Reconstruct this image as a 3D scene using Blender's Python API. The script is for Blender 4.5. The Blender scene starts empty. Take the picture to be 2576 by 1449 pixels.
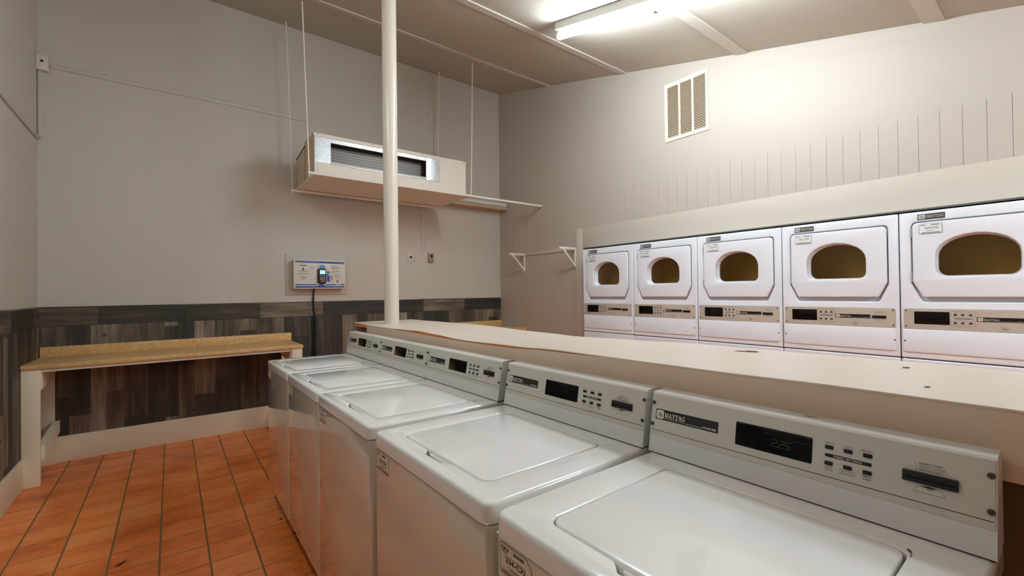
import bpy, bmesh, math, random
from mathutils import Vector, Matrix
random.seed(7)
SC = bpy.context.scene
COL = SC.collection
PI = math.pi

# ------------------------------------------------------------------ materials
def lin(c):
    out = []
    for v in c:
        v /= 255.0
        out.append(v / 12.92 if v <= 0.04045 else ((v + 0.055) / 1.055) ** 2.4)
    return (out[0], out[1], out[2], 1.0)

def mat(name, rgb, rough=0.5, metal=0.0, coat=0.0, emit=None, estr=0.0, spec=0.5):
    m = bpy.data.materials.new(name)
    m.use_nodes = True
    b = m.node_tree.nodes['Principled BSDF']
    b.inputs['Base Color'].default_value = lin(rgb)
    b.inputs['Roughness'].default_value = rough
    b.inputs['Metallic'].default_value = metal
    b.inputs['Coat Weight'].default_value = coat
    b.inputs['Specular IOR Level'].default_value = spec
    if emit:
        b.inputs['Emission Color'].default_value = lin(emit)
        b.inputs['Emission Strength'].default_value = estr
    return m

class NT:
    """small helper for node graphs"""
    def __init__(s, m):
        s.t = m.node_tree
        s.b = s.t.nodes['Principled BSDF']
        s.tc = s.t.nodes.new('ShaderNodeTexCoord')
    def n(s, typ, **kw):
        nd = s.t.nodes.new(typ)
        for k, v in kw.items():
            setattr(nd, k, v)
        return nd
    def l(s, a, b):
        s.t.links.new(a, b)
    def val(s, x, sock):
        if isinstance(x, (int, float)):
            sock.default_value = x
        else:
            s.l(x, sock)
    def m(s, op, a, b=0.0, c=None):
        nd = s.n('ShaderNodeMath', operation=op)
        s.val(a, nd.inputs[0]); s.val(b, nd.inputs[1])
        if c is not None:
            s.val(c, nd.inputs[2])
        return nd.outputs[0]
    def xyz(s):
        sp = s.n('ShaderNodeSeparateXYZ')
        s.l(s.tc.outputs['Object'], sp.inputs[0])
        return sp.outputs
    def comb(s, x, y, z):
        c = s.n('ShaderNodeCombineXYZ')
        for v, k in zip((x, y, z), c.inputs):
            s.val(v, k)
        return c.outputs[0]
    def noise(s, vec, scale, detail=3.0, rough=0.55):
        nd = s.n('ShaderNodeTexNoise')
        nd.inputs['Scale'].default_value = scale
        nd.inputs['Detail'].default_value = detail
        nd.inputs['Roughness'].default_value = rough
        if vec is not None:
            s.l(vec, nd.inputs['Vector'])
        return nd.outputs['Fac']
    def ramp(s, fac, stops, interp='LINEAR'):
        nd = s.n('ShaderNodeValToRGB')
        nd.color_ramp.interpolation = interp
        e = nd.color_ramp.elements
        while len(e) < len(stops):
            e.new(0.5)
        for k, (p, c) in enumerate(stops):
            e[k].position = p
            e[k].color = lin(c) if len(c) == 3 else c
        s.l(fac, nd.inputs[0])
        return nd.outputs[0]
    def mix(s, fac, a, b, mode='MIX'):
        nd = s.n('ShaderNodeMix', data_type='RGBA', blend_type=mode)
        s.val(fac, nd.inputs[0])
        for v, k in ((a, 6), (b, 7)):
            if isinstance(v, tuple):
                nd.inputs[k].default_value = lin(v) if len(v) == 3 else v
            else:
                s.l(v, nd.inputs[k])
        return nd.outputs[2]
    def bump(s, h, strength=0.3, dist=0.01):
        nd = s.n('ShaderNodeBump')
        nd.inputs['Strength'].default_value = strength
        nd.inputs['Distance'].default_value = dist
        s.l(h, nd.inputs['Height'])
        s.l(nd.outputs[0], s.b.inputs['Normal'])

WALL_RGB = (208, 201, 190)
def wall_mat(name, rgb, stroke=0.25):
    m = mat(name, rgb, 0.55)
    g = NT(m)
    n1 = g.noise(g.tc.outputs['Object'], 1.7, 3)
    c = g.mix(g.m('MULTIPLY', n1, 0.10), rgb, tuple(int(v * 0.86) for v in rgb))
    g.l(c, g.b.inputs['Base Color'])
    n2 = g.noise(g.tc.outputs['Object'], 28, 4)
    n3 = g.noise(g.tc.outputs['Object'], 5, 3)
    g.bump(g.m('ADD', n2, g.m('MULTIPLY', n3, 1.5)), stroke, 0.006)
    return m
M_wall = wall_mat('painted_wall', WALL_RGB)
M_ceil = wall_mat('painted_ceiling', (188, 181, 168), 0.15)
M_batten = wall_mat('painted_batten', (206, 199, 187), 0.15)
M_trim = wall_mat('painted_trim', (244, 232, 205), 0.1)

# right wall: grooved sheet panelling between two heights, brushed paint
M_rwall = mat('painted_panelling', (192, 183, 172), 0.5)
g = NT(M_rwall)
x, y, z = g.xyz()
band = g.m('MULTIPLY', g.m('LESS_THAN', z, 2.48), g.m('GREATER_THAN', z, 0.0))
fr = g.m('ABSOLUTE', g.m('SUBTRACT', g.m('FRACT', g.m('DIVIDE', g.m('ADD', y, 10.02), 0.1016)), 0.5))
groove = g.m('MULTIPLY', g.m('LESS_THAN', fr, -1.0), band)
stretch = g.comb(g.m('MULTIPLY', x, 3.0), g.m('MULTIPLY', y, 3.5), g.m('MULTIPLY', z, 26.0))
ns = g.noise(stretch, 1.0, 4)
step = g.m('MULTIPLY', band, 0.0)
nb = g.noise(g.tc.outputs['Object'], 14, 4)
h = g.m('ADD', g.m('MULTIPLY', groove, -1.6), g.m('ADD', g.m('MULTIPLY', ns, 0.55), g.m('ADD', step, g.m('MULTIPLY', nb, 0.5))))
g.bump(h, 0.35, 0.006)
nl = g.noise(g.tc.outputs['Object'], 1.5, 3)
g.l(g.mix(g.m('MULTIPLY', nl, 0.10), (190, 179, 166), (176, 165, 152)), g.b.inputs['Base Color'])

M_rwall2 = wall_mat('painted_header', (206, 195, 180), 0.2)
# terracotta floor
M_floor = mat('terracotta_tile', (170, 92, 52), 0.42)
g = NT(M_floor)
x, y, z = g.xyz()
P = 0.208
tx = g.m('DIVIDE', g.m('ADD', x, 0.053 + 20 * P), P)
ty = g.m('DIVIDE', g.m('ADD', y, -3.39 + 40 * P), P)
fx = g.m('ABSOLUTE', g.m('SUBTRACT', g.m('FRACT', tx), 0.5))
fy = g.m('ABSOLUTE', g.m('SUBTRACT', g.m('FRACT', ty), 0.5))
gx = g.m('GREATER_THAN', fx, 0.5 - 0.022)
gy = g.m('GREATER_THAN', fy, 0.5 - 0.012)
grout = g.m('MAXIMUM', gx, gy)
wn = g.n('ShaderNodeTexWhiteNoise', noise_dimensions='2D')
g.l(g.comb(g.m('FLOOR', tx), g.m('FLOOR', ty), 0.0), wn.inputs['Vector'])
nz = g.noise(g.comb(g.m('MULTIPLY', x, 1.0), g.m('MULTIPLY', y, 1.8), 0.0), 3.2, 5, 0.6)
nf = g.noise(g.comb(g.m('MULTIPLY', x, 6.0), g.m('MULTIPLY', y, 18.0), 0.0), 3.0, 4, 0.6)
nl_ = g.noise(g.comb(g.m('MULTIPLY', x, 1.6), g.m('MULTIPLY', y, 0.8), 3.3), 1.0, 2)
k = g.m('ADD', g.m('MULTIPLY', nz, 0.62), g.m('ADD', g.m('MULTIPLY', g.m('SUBTRACT', nl_, 0.45), 0.5), g.m('ADD', g.m('MULTIPLY', wn.outputs['Value'], 0.16), g.m('MULTIPLY', nf, 0.34))))
tile = g.ramp(k, [(0.32, (176, 82, 30)), (0.48, (232, 122, 54)), (0.64, (252, 148, 78)), (0.85, (255, 174, 106))])
g.l(g.mix(grout, tile, (132, 98, 60)), g.b.inputs['Base Color'])
g.l(g.m('ADD', 0.32, g.m('MULTIPLY', grout, 0.4)), g.b.inputs['Roughness'])
g.bump(g.m('ADD', g.m('MULTIPLY', grout, -1.0), g.m('MULTIPLY', nf, 0.15)), 0.4, 0.004)

# weathered plank wainscot
def wood_panel(name, axis):
    m = mat(name, (90, 78, 66), 0.6)
    g = NT(m)
    x, y, z = g.xyz()
    a0 = x if axis == 'x' else y
    top = g.m('GREATER_THAN', z, 1.135)
    def layer(along, across, width, seed, seglen):
        # planks counted ALONG the wall, boards of random length
        al = g.m('ADD', g.m('ADD', along, 20.0), g.m('MULTIPLY', g.m('SINE', g.m('MULTIPLY', along, 13.0)), 0.022 if seed == 1.0 else 0.0))
        i = g.m('FLOOR', g.m('DIVIDE', al, width))
        w1 = g.n('ShaderNodeTexWhiteNoise', noise_dimensions='2D')
        g.l(g.comb(i, seed, 0.0), w1.inputs['Vector'])
        sg = g.m('FLOOR', g.m('ADD', g.m('DIVIDE', across, seglen), g.m('MULTIPLY', w1.outputs['Value'], 7.0)))
        w2 = g.n('ShaderNodeTexWhiteNoise', noise_dimensions='3D')
        g.l(g.comb(i, sg, seed), w2.inputs['Vector'])
        gv = g.comb(g.m('MULTIPLY', along, 60.0), g.m('MULTIPLY', across, 3.0), g.m('ADD', i, sg))
        grain = g.noise(gv, 1.0, 4, 0.6)
        bl = g.noise(g.comb(g.m('MULTIPLY', along, 14.0), g.m('MULTIPLY', across, 1.6), g.m('MULTIPLY', i, 3.1)), 1.0, 3)
        k = g.m('ADD', g.m('MULTIPLY', w2.outputs['Value'], 0.50), g.m('ADD', g.m('MULTIPLY', grain, 0.30), g.m('MULTIPLY', g.m('SUBTRACT', bl, 0.5), 0.85)))
        edge = g.m('GREATER_THAN', g.m('ABSOLUTE', g.m('SUBTRACT', g.m('FRACT', g.m('DIVIDE', al, width)), 0.5)), 0.488)
        col = g.ramp(k, [(0.16, (44, 40, 35)), (0.34, (64, 56, 47)), (0.50, (98, 84, 68)), (0.64, (128, 114, 96)), (0.84, (172, 160, 143))])
        hue = g.mix(g.m('MULTIPLY', w2.outputs['Color'], 0.35) if False else 0.0, col, col)
        return g.mix(g.m('MULTIPLY', edge, 0.30), hue, (38, 32, 28)), grain
    a, ga = layer(a0, z, 0.127, 1.0, 0.85)
    b, gb = layer(z, a0, 0.1625, 5.0, 0.62)
    vor = g.n('ShaderNodeTexVoronoi')
    vor.inputs['Scale'].default_value = 5.2
    g.l(g.tc.outputs['Object'], vor.inputs['Vector'])
    knot = g.m('LESS_THAN', vor.outputs['Distance'], 0.075)
    c = g.mix(top, a, b)
    ln = g.m('LESS_THAN', g.m('ABSOLUTE', g.m('SUBTRACT', z, 1.135)), 0.003)
    seam = g.m('LESS_THAN', g.m('FRACT', g.m('DIVIDE', g.m('ADD', a0, 0.013 + 1.22 * 9), 1.22)), 0.004)
    dark = g.m('MAXIMUM', ln, seam)
    c = g.mix(g.m('MULTIPLY', knot, 0.75), c, (44, 34, 26))
    c = g.mix(g.m('MULTIPLY', dark, 0.8), c, (30, 26, 22))
    g.l(c, g.b.inputs['Base Color'])
    g.bump(ga, 0.12, 0.004)
    return m
M_wood_x = wood_panel('weathered_planks_back', 'x')
M_wood_y = wood_panel('weathered_planks_side', 'y')

M_lam = mat('speckled_laminate', (196, 160, 106), 0.38)
g = NT(M_lam)
s1 = g.noise(g.tc.outputs['Object'], 120, 2, 0.6)
s2 = g.noise(g.tc.outputs['Object'], 45, 3, 0.6)
g.l(g.ramp(g.m('ADD', g.m('MULTIPLY', s1, 0.55), g.m('MULTIPLY', s2, 0.45)), [(0.34, (206, 156, 98)), (0.5, (228, 184, 124)), (0.66, (238, 206, 152))]), g.b.inputs['Base Color'])

M_ctop = mat('cream_countertop', (226, 210, 193), 0.34)
g = NT(M_ctop)
s1 = g.noise(g.tc.outputs['Object'], 2.2, 4)
s2 = g.noise(g.tc.outputs['Object'], 38, 3)
cc = g.mix(g.m('MULTIPLY', s1, 0.35), (230, 215, 199), (214, 193, 172))
sp = g.m('GREATER_THAN', s2, 0.735)
g.l(g.mix(g.m('MULTIPLY', sp, 0.35), cc, (150, 118, 90)), g.b.inputs['Base Color'])
M_fascia = mat('cream_fascia', (222, 199, 176), 0.45)
g = NT(M_fascia)
s1 = g.noise(g.tc.outputs['Object'], 3.0, 4)
g.l(g.mix(g.m('MULTIPLY', s1, 0.5), (226, 204, 184), (208, 176, 144)), g.b.inputs['Base Color'])
M_core = mat('orange_chipboard', (196, 112, 34), 0.8)
g = NT(M_core)
s1 = g.noise(g.tc.outputs['Object'], 60, 3)
g.l(g.mix(s1, (236, 150, 58), (196, 104, 34)), g.b.inputs['Base Color'])
M_chip = mat('chipped_core', (86, 62, 44), 0.9)
M_support = mat('brown_panel', (112, 86, 54), 0.7)

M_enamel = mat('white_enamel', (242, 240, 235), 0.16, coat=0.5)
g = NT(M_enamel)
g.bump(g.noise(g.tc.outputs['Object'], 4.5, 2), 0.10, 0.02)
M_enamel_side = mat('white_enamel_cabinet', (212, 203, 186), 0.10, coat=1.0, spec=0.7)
M_dry = mat('cool_white_enamel', (243, 246, 253), 0.28, coat=0.2)
M_dry_groove = mat('grey_gasket', (120, 120, 126), 0.6)
M_console = mat('console_enamel', (222, 219, 214), 0.28)
M_face = mat('warm_grey_faceplate', (206, 200, 188), 0.42)
M_face_dry = mat('beige_faceplate', (196, 186, 172), 0.4)
M_black = mat('black_plastic', (20, 20, 20), 0.35)
M_glossblk = mat('black_display_glass', (10, 10, 11), 0.12)
M_ink = mat('black_ink', (22, 20, 18), 0.6)
M_grey = mat('grey_ink', (128, 122, 112), 0.6)
M_midgrey = mat('mid_grey_ink', (96, 92, 86), 0.6)
M_lightink = mat('white_ink', (226, 220, 208), 0.5)
M_sticker = mat('cream_sticker', (222, 210, 186), 0.45)
M_sticker_w = mat('white_sticker', (238, 238, 236), 0.4)
M_digit = mat('dim_display_digits', (96, 106, 102), 0.5, emit=(120, 140, 136), estr=0.05)
M_digit2 = mat('faint_display_digits', (52, 56, 56), 0.5)
M_rust = mat('rusty_seam', (84, 56, 40), 0.9)
M_dark = mat('dark_gap', (44, 32, 28), 0.9)
M_badge = mat('bronze_badge', (78, 72, 66), 0.4)
M_badge_lt = mat('badge_silver', (196, 192, 184), 0.4)
M_hinge = mat('light_grey_hinge', (176, 178, 182), 0.4)
M_screw = mat('dull_screw', (96, 88, 80), 0.4, metal=0.7)
M_steel = mat('bright_steel', (200, 202, 204), 0.25, metal=1.0)
M_rail = mat('bright_zinc_rail', (226, 228, 230), 0.3, metal=0.35)
M_galv = mat('galvanised_sheet', (190, 196, 200), 0.35, metal=0.9)
g = NT(M_galv)
vor = g.n('ShaderNodeTexVoronoi'); vor.inputs['Scale'].default_value = 55
g.l(g.tc.outputs['Object'], vor.inputs['Vector'])
sp = g.n('ShaderNodeSeparateColor'); g.l(vor.outputs['Color'], sp.inputs[0])
g.l(g.m('ADD', 0.30, g.m('MULTIPLY', sp.outputs[0], 0.18)), g.b.inputs['Roughness'])
g.l(g.mix(sp.outputs[1], (194, 200, 205), (220, 224, 227)), g.b.inputs['Base Color'])
M_fins = mat('coil_fins', (96, 92, 86), 0.45, metal=0.5)
g = NT(M_fins)
x, y, z = g.xyz()
fr = g.m('ABSOLUTE', g.m('SUBTRACT', g.m('FRACT', g.m('MULTIPLY', x, 260.0)), 0.5))
fz = g.m('LESS_THAN', g.m('FRACT', g.m('MULTIPLY', z, 38.0)), 0.22)
g.l(g.mix(g.m('MULTIPLY', fz, 0.5), g.mix(g.m('MULTIPLY', fr, 1.2), (70, 66, 62), (136, 130, 122)), (170, 166, 158)), g.b.inputs['Base Color'])
M_acpaint = wall_mat('painted_metal_unit', (240, 231, 217), 0.05)
M_acside = wall_mat('beige_insulation', (206, 188, 158), 0.3)
M_pole = mat('glossy_cream_paint', (226, 216, 202), 0.26)
g = NT(M_pole)
g.bump(g.noise(g.tc.outputs['Object'], 70, 3), 0.12, 0.003)
M_pvc = mat('white_plastic', (230, 228, 222), 0.35)
M_bracket = mat('white_bracket', (232, 226, 216), 0.4)
M_plate = mat('ivory_plastic', (224, 216, 204), 0.4)
M_wallplate = mat('painted_plate', (214, 208, 200), 0.4)
M_thermo = mat('taupe_plastic', (168, 152, 132), 0.45)
M_yellow = mat('yellow_plastic', (206, 196, 50), 0.5)
M_drum = mat('tan_drum', (255, 226, 156), 0.35)
M_paybox = mat('white_painted_steel', (226, 222, 214), 0.35)
M_payside = mat('beige_painted_steel', (206, 184, 160), 0.45)
M_blue = mat('blue_print', (38, 84, 168), 0.45)
M_ltblue = mat('light_blue_print', (120, 160, 206), 0.45)
M_dkgrey = mat('dark_grey_print', (78, 84, 96), 0.45)
M_red = mat('red_print', (190, 96, 96), 0.5)
M_screen = mat('lit_card_screen', (150, 230, 250), 0.3, emit=(150, 232, 255), estr=1.1)
M_redkey = mat('red_key', (206, 62, 56), 0.4)
M_yelkey = mat('yellow_key', (220, 176, 70), 0.4)
M_grnkey = mat('green_key', (110, 170, 80), 0.4)
M_key = mat('pale_key', (196, 200, 206), 0.4)
M_cord = mat('black_rubber', (16, 16, 15), 0.5)
TUBE = (232, 246, 255)
M_tube = mat('fluorescent_tube', (255, 255, 255), 0.4, emit=TUBE, estr=130.0)
M_fill_aisle = mat('fill_tube_aisle', (255, 255, 255), 0.4, emit=TUBE, estr=64.0)  # tube of the added aisle fill light, out of view
M_fill_rear = mat('fill_tube_rear', (255, 255, 255), 0.4, emit=TUBE, estr=158.0)  # tube of the added fill light behind the viewer
M_lampmetal = mat('white_lamp_metal', (228, 226, 220), 0.4)
M_leaf = mat('dry_brown_scrap', (70, 44, 24), 0.8)

M_glass = bpy.data.materials.new('bronze_glass')
M_glass.use_nodes = True
nt = M_glass.node_tree
nt.nodes.clear()
o_ = nt.nodes.new('ShaderNodeOutputMaterial'); mx = nt.nodes.new('ShaderNodeMixShader')
tr = nt.nodes.new('ShaderNodeBsdfTransparent'); gl = nt.nodes.new('ShaderNodeBsdfGlossy'); fz_ = nt.nodes.new('ShaderNodeFresnel')
tr.inputs[0].default_value = (1.0, 0.92, 0.70, 1); gl.inputs['Roughness'].default_value = 0.06
fz_.inputs[0].default_value = 1.35
nt.links.new(fz_.outputs[0], mx.inputs[0]); nt.links.new(tr.outputs[0], mx.inputs[1]); nt.links.new(gl.outputs[0], mx.inputs[2]); nt.links.new(mx.outputs[0], o_.inputs[0])

# ------------------------------------------------------------------ mesh builder
def frame(o, U, V, N):
    U, V, N = Vector(U).normalized(), Vector(V).normalized(), Vector(N).normalized()
    return Matrix(((U.x, V.x, N.x, o[0]), (U.y, V.y, N.y, o[1]), (U.z, V.z, N.z, o[2]), (0, 0, 0, 1)))

def rrect(x0, y0, x1, y1, r, seg=5):
    """rounded rectangle outline; r a number or four (bl, br, tr, tl)"""
    rs = (r,) * 4 if isinstance(r, (int, float)) else r
    pts = []
    for (cx, cy, a0), rr in zip(((x0, y0, 180), (x1, y0, 270), (x1, y1, 0), (x0, y1, 90)), rs):
        if rr <= 0:
            pts.append((cx, cy)); continue
        ox = cx + (rr if cx == x0 else -rr); oy = cy + (rr if cy == y0 else -rr)
        for i in range(seg + 1):
            a = math.radians(a0 + 90 * i / seg)
            pts.append((ox + rr * math.cos(a), oy + rr * math.sin(a)))
    return pts

def round_poly(pts, rads, seg=5):
    out = []
    n = len(pts)
    for i in range(n):
        p, a, b = Vector(pts[i]), Vector(pts[i - 1]), Vector(pts[(i + 1) % n])
        r = rads[i] if not isinstance(rads, (int, float)) else rads
        d1, d2 = (a - p).normalized(), (b - p).normalized()
        ang = d1.angle(d2)
        if r <= 0 or ang > 3.1:
            out.append(tuple(p)); continue
        t = r / math.tan(ang / 2)
        s, e = p + d1 * t, p + d2 * t
        for k in range(seg + 1):
            f = k / seg
            q = s * (1 - f) ** 2 + p * 2 * f * (1 - f) + e * f * f
            out.append(tuple(q))
    return out

def curve_mesh(polys, depth, bevel=0.0, res=2):
    cu = bpy.data.curves.new('outline', 'CURVE')
    cu.dimensions = '2D'; cu.fill_mode = 'BOTH'
    cu.extrude = max(depth / 2 - bevel, 0.0); cu.bevel_depth = bevel; cu.bevel_resolution = res
    cu.offset = -bevel
    for p in polys:
        s = cu.splines.new('POLY'); s.points.add(len(p) - 1)
        for q, (a, b) in zip(s.points, p):
            q.co = (a, b, 0, 1)
        s.use_cyclic_u = True
    ob = bpy.data.objects.new('outline', cu)
    me = bpy.data.meshes.new_from_object(ob)
    bpy.data.objects.remove(ob); bpy.data.curves.remove(cu)
    return me

def font_mesh(txt, bold):
    cu = bpy.data.curves.new('lettering', 'FONT')
    cu.body = txt; cu.size = 1.0; cu.extrude = 0.0; cu.resolution_u = 3; cu.offset = bold
    cu.align_x = 'LEFT'
    ob = bpy.data.objects.new('lettering', cu)
    me = bpy.data.meshes.new_from_object(ob)
    bpy.data.objects.remove(ob); bpy.data.curves.remove(cu)
    return me

def offset_poly(pts, d):
    """move a counter-clockwise outline inwards by d (outwards when negative)"""
    area = sum(a[0] * b[1] - b[0] * a[1] for a, b in zip(pts, pts[1:] + pts[:1]))
    sg = 1 if area > 0 else -1
    out = []
    n = len(pts)
    for i in range(n):
        p, a, b = Vector(pts[i]), Vector(pts[i - 1]), Vector(pts[(i + 1) % n])
        e1, e2 = (p - a).normalized(), (b - p).normalized()
        n1, n2 = Vector((-e1.y, e1.x)) * sg, Vector((-e2.y, e2.x)) * sg
        m_ = n1 + n2
        m_ = m_ / max(m_.length_squared, 1e-9) * 2
        out.append(tuple(p + m_ * d))
    return out
def clean_poly(pts, eps=1e-4):
    out = []
    for p in pts:
        if not out or (Vector(p) - Vector(out[-1])).length > eps:
            out.append(tuple(p))
    if (Vector(out[0]) - Vector(out[-1])).length < eps:
        out.pop()
    return out

class MB:
    def __init__(s):
        s.bm = bmesh.new(); s.mats = []
    def mi(s, m):
        if m not in s.mats:
            s.mats.append(m)
        return s.mats.index(m)
    def _new(s, verts, faces, m, mtx=None, smooth=False):
        vs = [s.bm.verts.new(mtx @ Vector(v) if mtx else Vector(v)) for v in verts]
        k = s.mi(m)
        for f in faces:
            try:
                fc = s.bm.faces.new([vs[i] for i in f])
                fc.material_index = k; fc.smooth = smooth
            except ValueError:
                pass
        return s
    def mesh(s, me, m, mtx):
        base = [tuple(v.co) for v in me.vertices]
        s._new(base, [tuple(p.vertices) for p in me.polygons], m, mtx, True)
        bpy.data.meshes.remove(me)
        return s
    def box(s, x0, y0, z0, x1, y1, z1, m, mtx=None):
        v = [(x0, y0, z0), (x1, y0, z0), (x1, y1, z0), (x0, y1, z0), (x0, y0, z1), (x1, y0, z1), (x1, y1, z1), (x0, y1, z1)]
        return s._new(v, [(0, 3, 2, 1), (4, 5, 6, 7), (0, 1, 5, 4), (1, 2, 6, 5), (2, 3, 7, 6), (3, 0, 4, 7)], m, mtx)
    def rbox(s, x0, y0, z0, x1, y1, z1, m, b=0.004, seg=2, mtx=None):
        t = bmesh.new()
        bmesh.ops.create_cube(t, size=1)
        for v in t.verts:
            v.co = ((x0 + x1) / 2 + v.co.x * (x1 - x0), (y0 + y1) / 2 + v.co.y * (y1 - y0), (z0 + z1) / 2 + v.co.z * (z1 - z0))
        bmesh.ops.bevel(t, geom=t.edges[:], offset=b, segments=seg, profile=0.5, affect='EDGES')
        t.verts.index_update()
        s._new([tuple(v.co) for v in t.verts], [[v.index for v in f.verts] for f in t.faces], m, mtx, True)
        t.free()
        return s
    def hexa(s, v, m, mtx=None):
        """8 corners, bottom ring then top ring"""
        return s._new(v, [(0, 3, 2, 1), (4, 5, 6, 7), (0, 1, 5, 4), (1, 2, 6, 5), (2, 3, 7, 6), (3, 0, 4, 7)], m, mtx)
    def prism(s, prof, axis, a0, a1, m, mtx=None):
        """profile extruded along axis ('x','y','z')"""
        def P(p, a):
            return {'x': (a, p[0], p[1]), 'y': (p[0], a, p[1]), 'z': (p[0], p[1], a)}[axis]
        n = len(prof)
        v = [P(p, a0) for p in prof] + [P(p, a1) for p in prof]
        f = [tuple(range(n)), tuple(range(2 * n - 1, n - 1, -1))] + [(i, (i + 1) % n, n + (i + 1) % n, n + i) for i in range(n)]
        return s._new(v, f, m, mtx)
    def plate(s, F, outline, depth, m, bevel=0.0, holes=(), res=2, lift=0.0):
        """flat plate in the frame F, its back on the frame's plane"""
        me = curve_mesh([outline] + list(holes), depth, bevel, res)
        return s.mesh(me, m, F @ Matrix.Translation((0, 0, depth / 2 + lift)))
    def lofted(s, F, outline, z0, z1, bev, m, hole=None, hbev=.004, hz=None, seg=4):
        """solid plate between heights z0 and z1 of frame F: top edge rounded by bev, the rim of its hole by hbev"""
        outline = clean_poly(outline)
        def ring(poly, prof):
            n = len(poly); v = []
            for d, z in prof:
                v += [(a, b, z) for a, b in offset_poly(poly, d)]
            k = len(prof)
            s._new(v, [(r * n + i, r * n + (i + 1) % n, (r + 1) * n + (i + 1) % n, (r + 1) * n + i) for r in range(k - 1) for i in range(n)], m, F, True)
        arc = [(bev * (1 - math.cos(PI / 2 * i / seg)), z1 - bev + bev * math.sin(PI / 2 * i / seg)) for i in range(seg + 1)]
        ring(outline, [(0, z0)] + arc)
        polys = [offset_poly(outline, bev)]
        if hole:
            hole = clean_poly(hole)
            harc = [(-hbev * (1 - math.cos(PI / 2 * i / 3)), z1 - hbev + hbev * math.sin(PI / 2 * i / 3)) for i in range(4)]
            ring(hole, [(0, hz if hz is not None else z0)] + harc)
            polys.append(offset_poly(hole, -hbev))
        me = curve_mesh(polys, 0)
        s.mesh(me, m, F @ Matrix.Translation((0, 0, z1)))
        if z0 is not None:
            s._new([(a, b, z0) for a, b in outline], [tuple(range(len(outline)))], m, F) if not hole else None
        return s
    def quad(s, F, a0, b0, a1, b1, m, lift=0.0, t=0.0004):
        return s.box(a0, b0, lift, a1, b1, lift + t, m, F)
    def poly(s, F, pts, m, lift=0.0):
        return s._new([(a, b, lift) for a, b in pts], [tuple(range(len(pts)))], m, F)
    def line(s, F, a, b, w, m, lift=0.0):
        d = (Vector(b) - Vector(a)); d.normalize(); q = Vector((-d.y, d.x)) * w / 2
        return s.poly(F, [tuple(Vector(a) - q), tuple(Vector(b) - q), tuple(Vector(b) + q), tuple(Vector(a) + q)], m, lift)
    def text(s, F, txt, a0, b0, h, m, lift=0.0006, width=None, align='L', bold=0.0):
        me = font_mesh(txt, bold)
        xs = [v.co.x for v in me.vertices]; ys = [v.co.y for v in me.vertices]
        if not xs:
            return s
        mnx, mxx = min(xs), max(xs); mny, mxy = min(ys), max(ys)
        sy = h / (mxy - mny); sx = sy if width is None else width / (mxx - mnx)
        w = (mxx - mnx) * sx
        off = {'L': 0, 'C': -w / 2, 'R': -w}[align]
        T = F @ Matrix.Translation((a0 + off, b0, lift)) @ Matrix.Diagonal((sx, sy, 1, 1)) @ Matrix.Translation((-mnx, -mny, 0))
        return s.mesh(me, m, T)
    def cyl(s, p0, p1, r, m, seg=20, caps=True, r1=None, mtx=None):
        p0, p1 = Vector(p0), Vector(p1); d = (p1 - p0).normalized()
        u = d.orthogonal().normalized(); w = d.cross(u)
        r1 = r if r1 is None else r1
        v = []
        for p, rr in ((p0, r), (p1, r1)):
            for i in range(seg):
                a = 2 * PI * i / seg
                v.append(tuple(p + u * math.cos(a) * rr + w * math.sin(a) * rr))
        s._new(v, [(i, (i + 1) % seg, seg + (i + 1) % seg, seg + i) for i in range(seg)], m, mtx, True)
        if caps:
            s._new(v[:seg], [tuple(range(seg - 1, -1, -1))], m, mtx); s._new(v[seg:], [tuple(range(seg))], m, mtx)
        return s
    def tube(s, pts, r, m, seg=10, sub=6):
        P = [Vector(p) for p in pts]
        if sub > 1 and len(P) > 2:
            Q = []
            for i in range(len(P) - 1):
                a, b, c, d = P[max(i - 1, 0)], P[i], P[i + 1], P[min(i + 2, len(P) - 1)]
                for k in range(sub):
                    t = k / sub
                    Q.append(0.5 * ((2 * b) + (c - a) * t + (2 * a - 5 * b + 4 * c - d) * t * t + (3 * b - a - 3 * c + d) * t ** 3))
            Q.append(P[-1]); P = Q
        v = []; u = None
        for i, p in enumerate(P):
            d = (P[min(i + 1, len(P) - 1)] - P[max(i - 1, 0)]).normalized()
            if u is None:
                u = d.orthogonal().normalized()
            else:
                u = (u - d * u.dot(d)).normalized()
            w = d.cross(u); rr = r if isinstance(r, (int, float)) else r[min(i * len(r) // len(P), len(r) - 1)]
            for k in range(seg):
                a = 2 * PI * k / seg
                v.append(tuple(p + u * math.cos(a) * rr + w * math.sin(a) * rr))
        f = [(i * seg + k, i * seg + (k + 1) % seg, (i + 1) * seg + (k + 1) % seg, (i + 1) * seg + k) for i in range(len(P) - 1) for k in range(seg)]
        f += [tuple(range(seg - 1, -1, -1)), tuple(range((len(P) - 1) * seg, len(P) * seg))]
        return s._new(v, f, m, None, True)
    def me(s, name, sharp=35):
        bmesh.ops.remove_doubles(s.bm, verts=s.bm.verts[:], dist=1e-6)
        bmesh.ops.recalc_face_normals(s.bm, faces=s.bm.faces[:])
        m = bpy.data.meshes.new(name)
        s.bm.to_mesh(m); s.bm.free()
        for k in s.mats:
            m.materials.append(k)
        m.set_sharp_from_angle(angle=math.radians(sharp))
        return m
    def build(s, name, parent=None, sharp=35, label=None):
        o = bpy.data.objects.new(name, s.me(name, sharp))
        COL.objects.link(o); o.parent = parent
        if label:
            o['label'] = label
        return o

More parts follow.
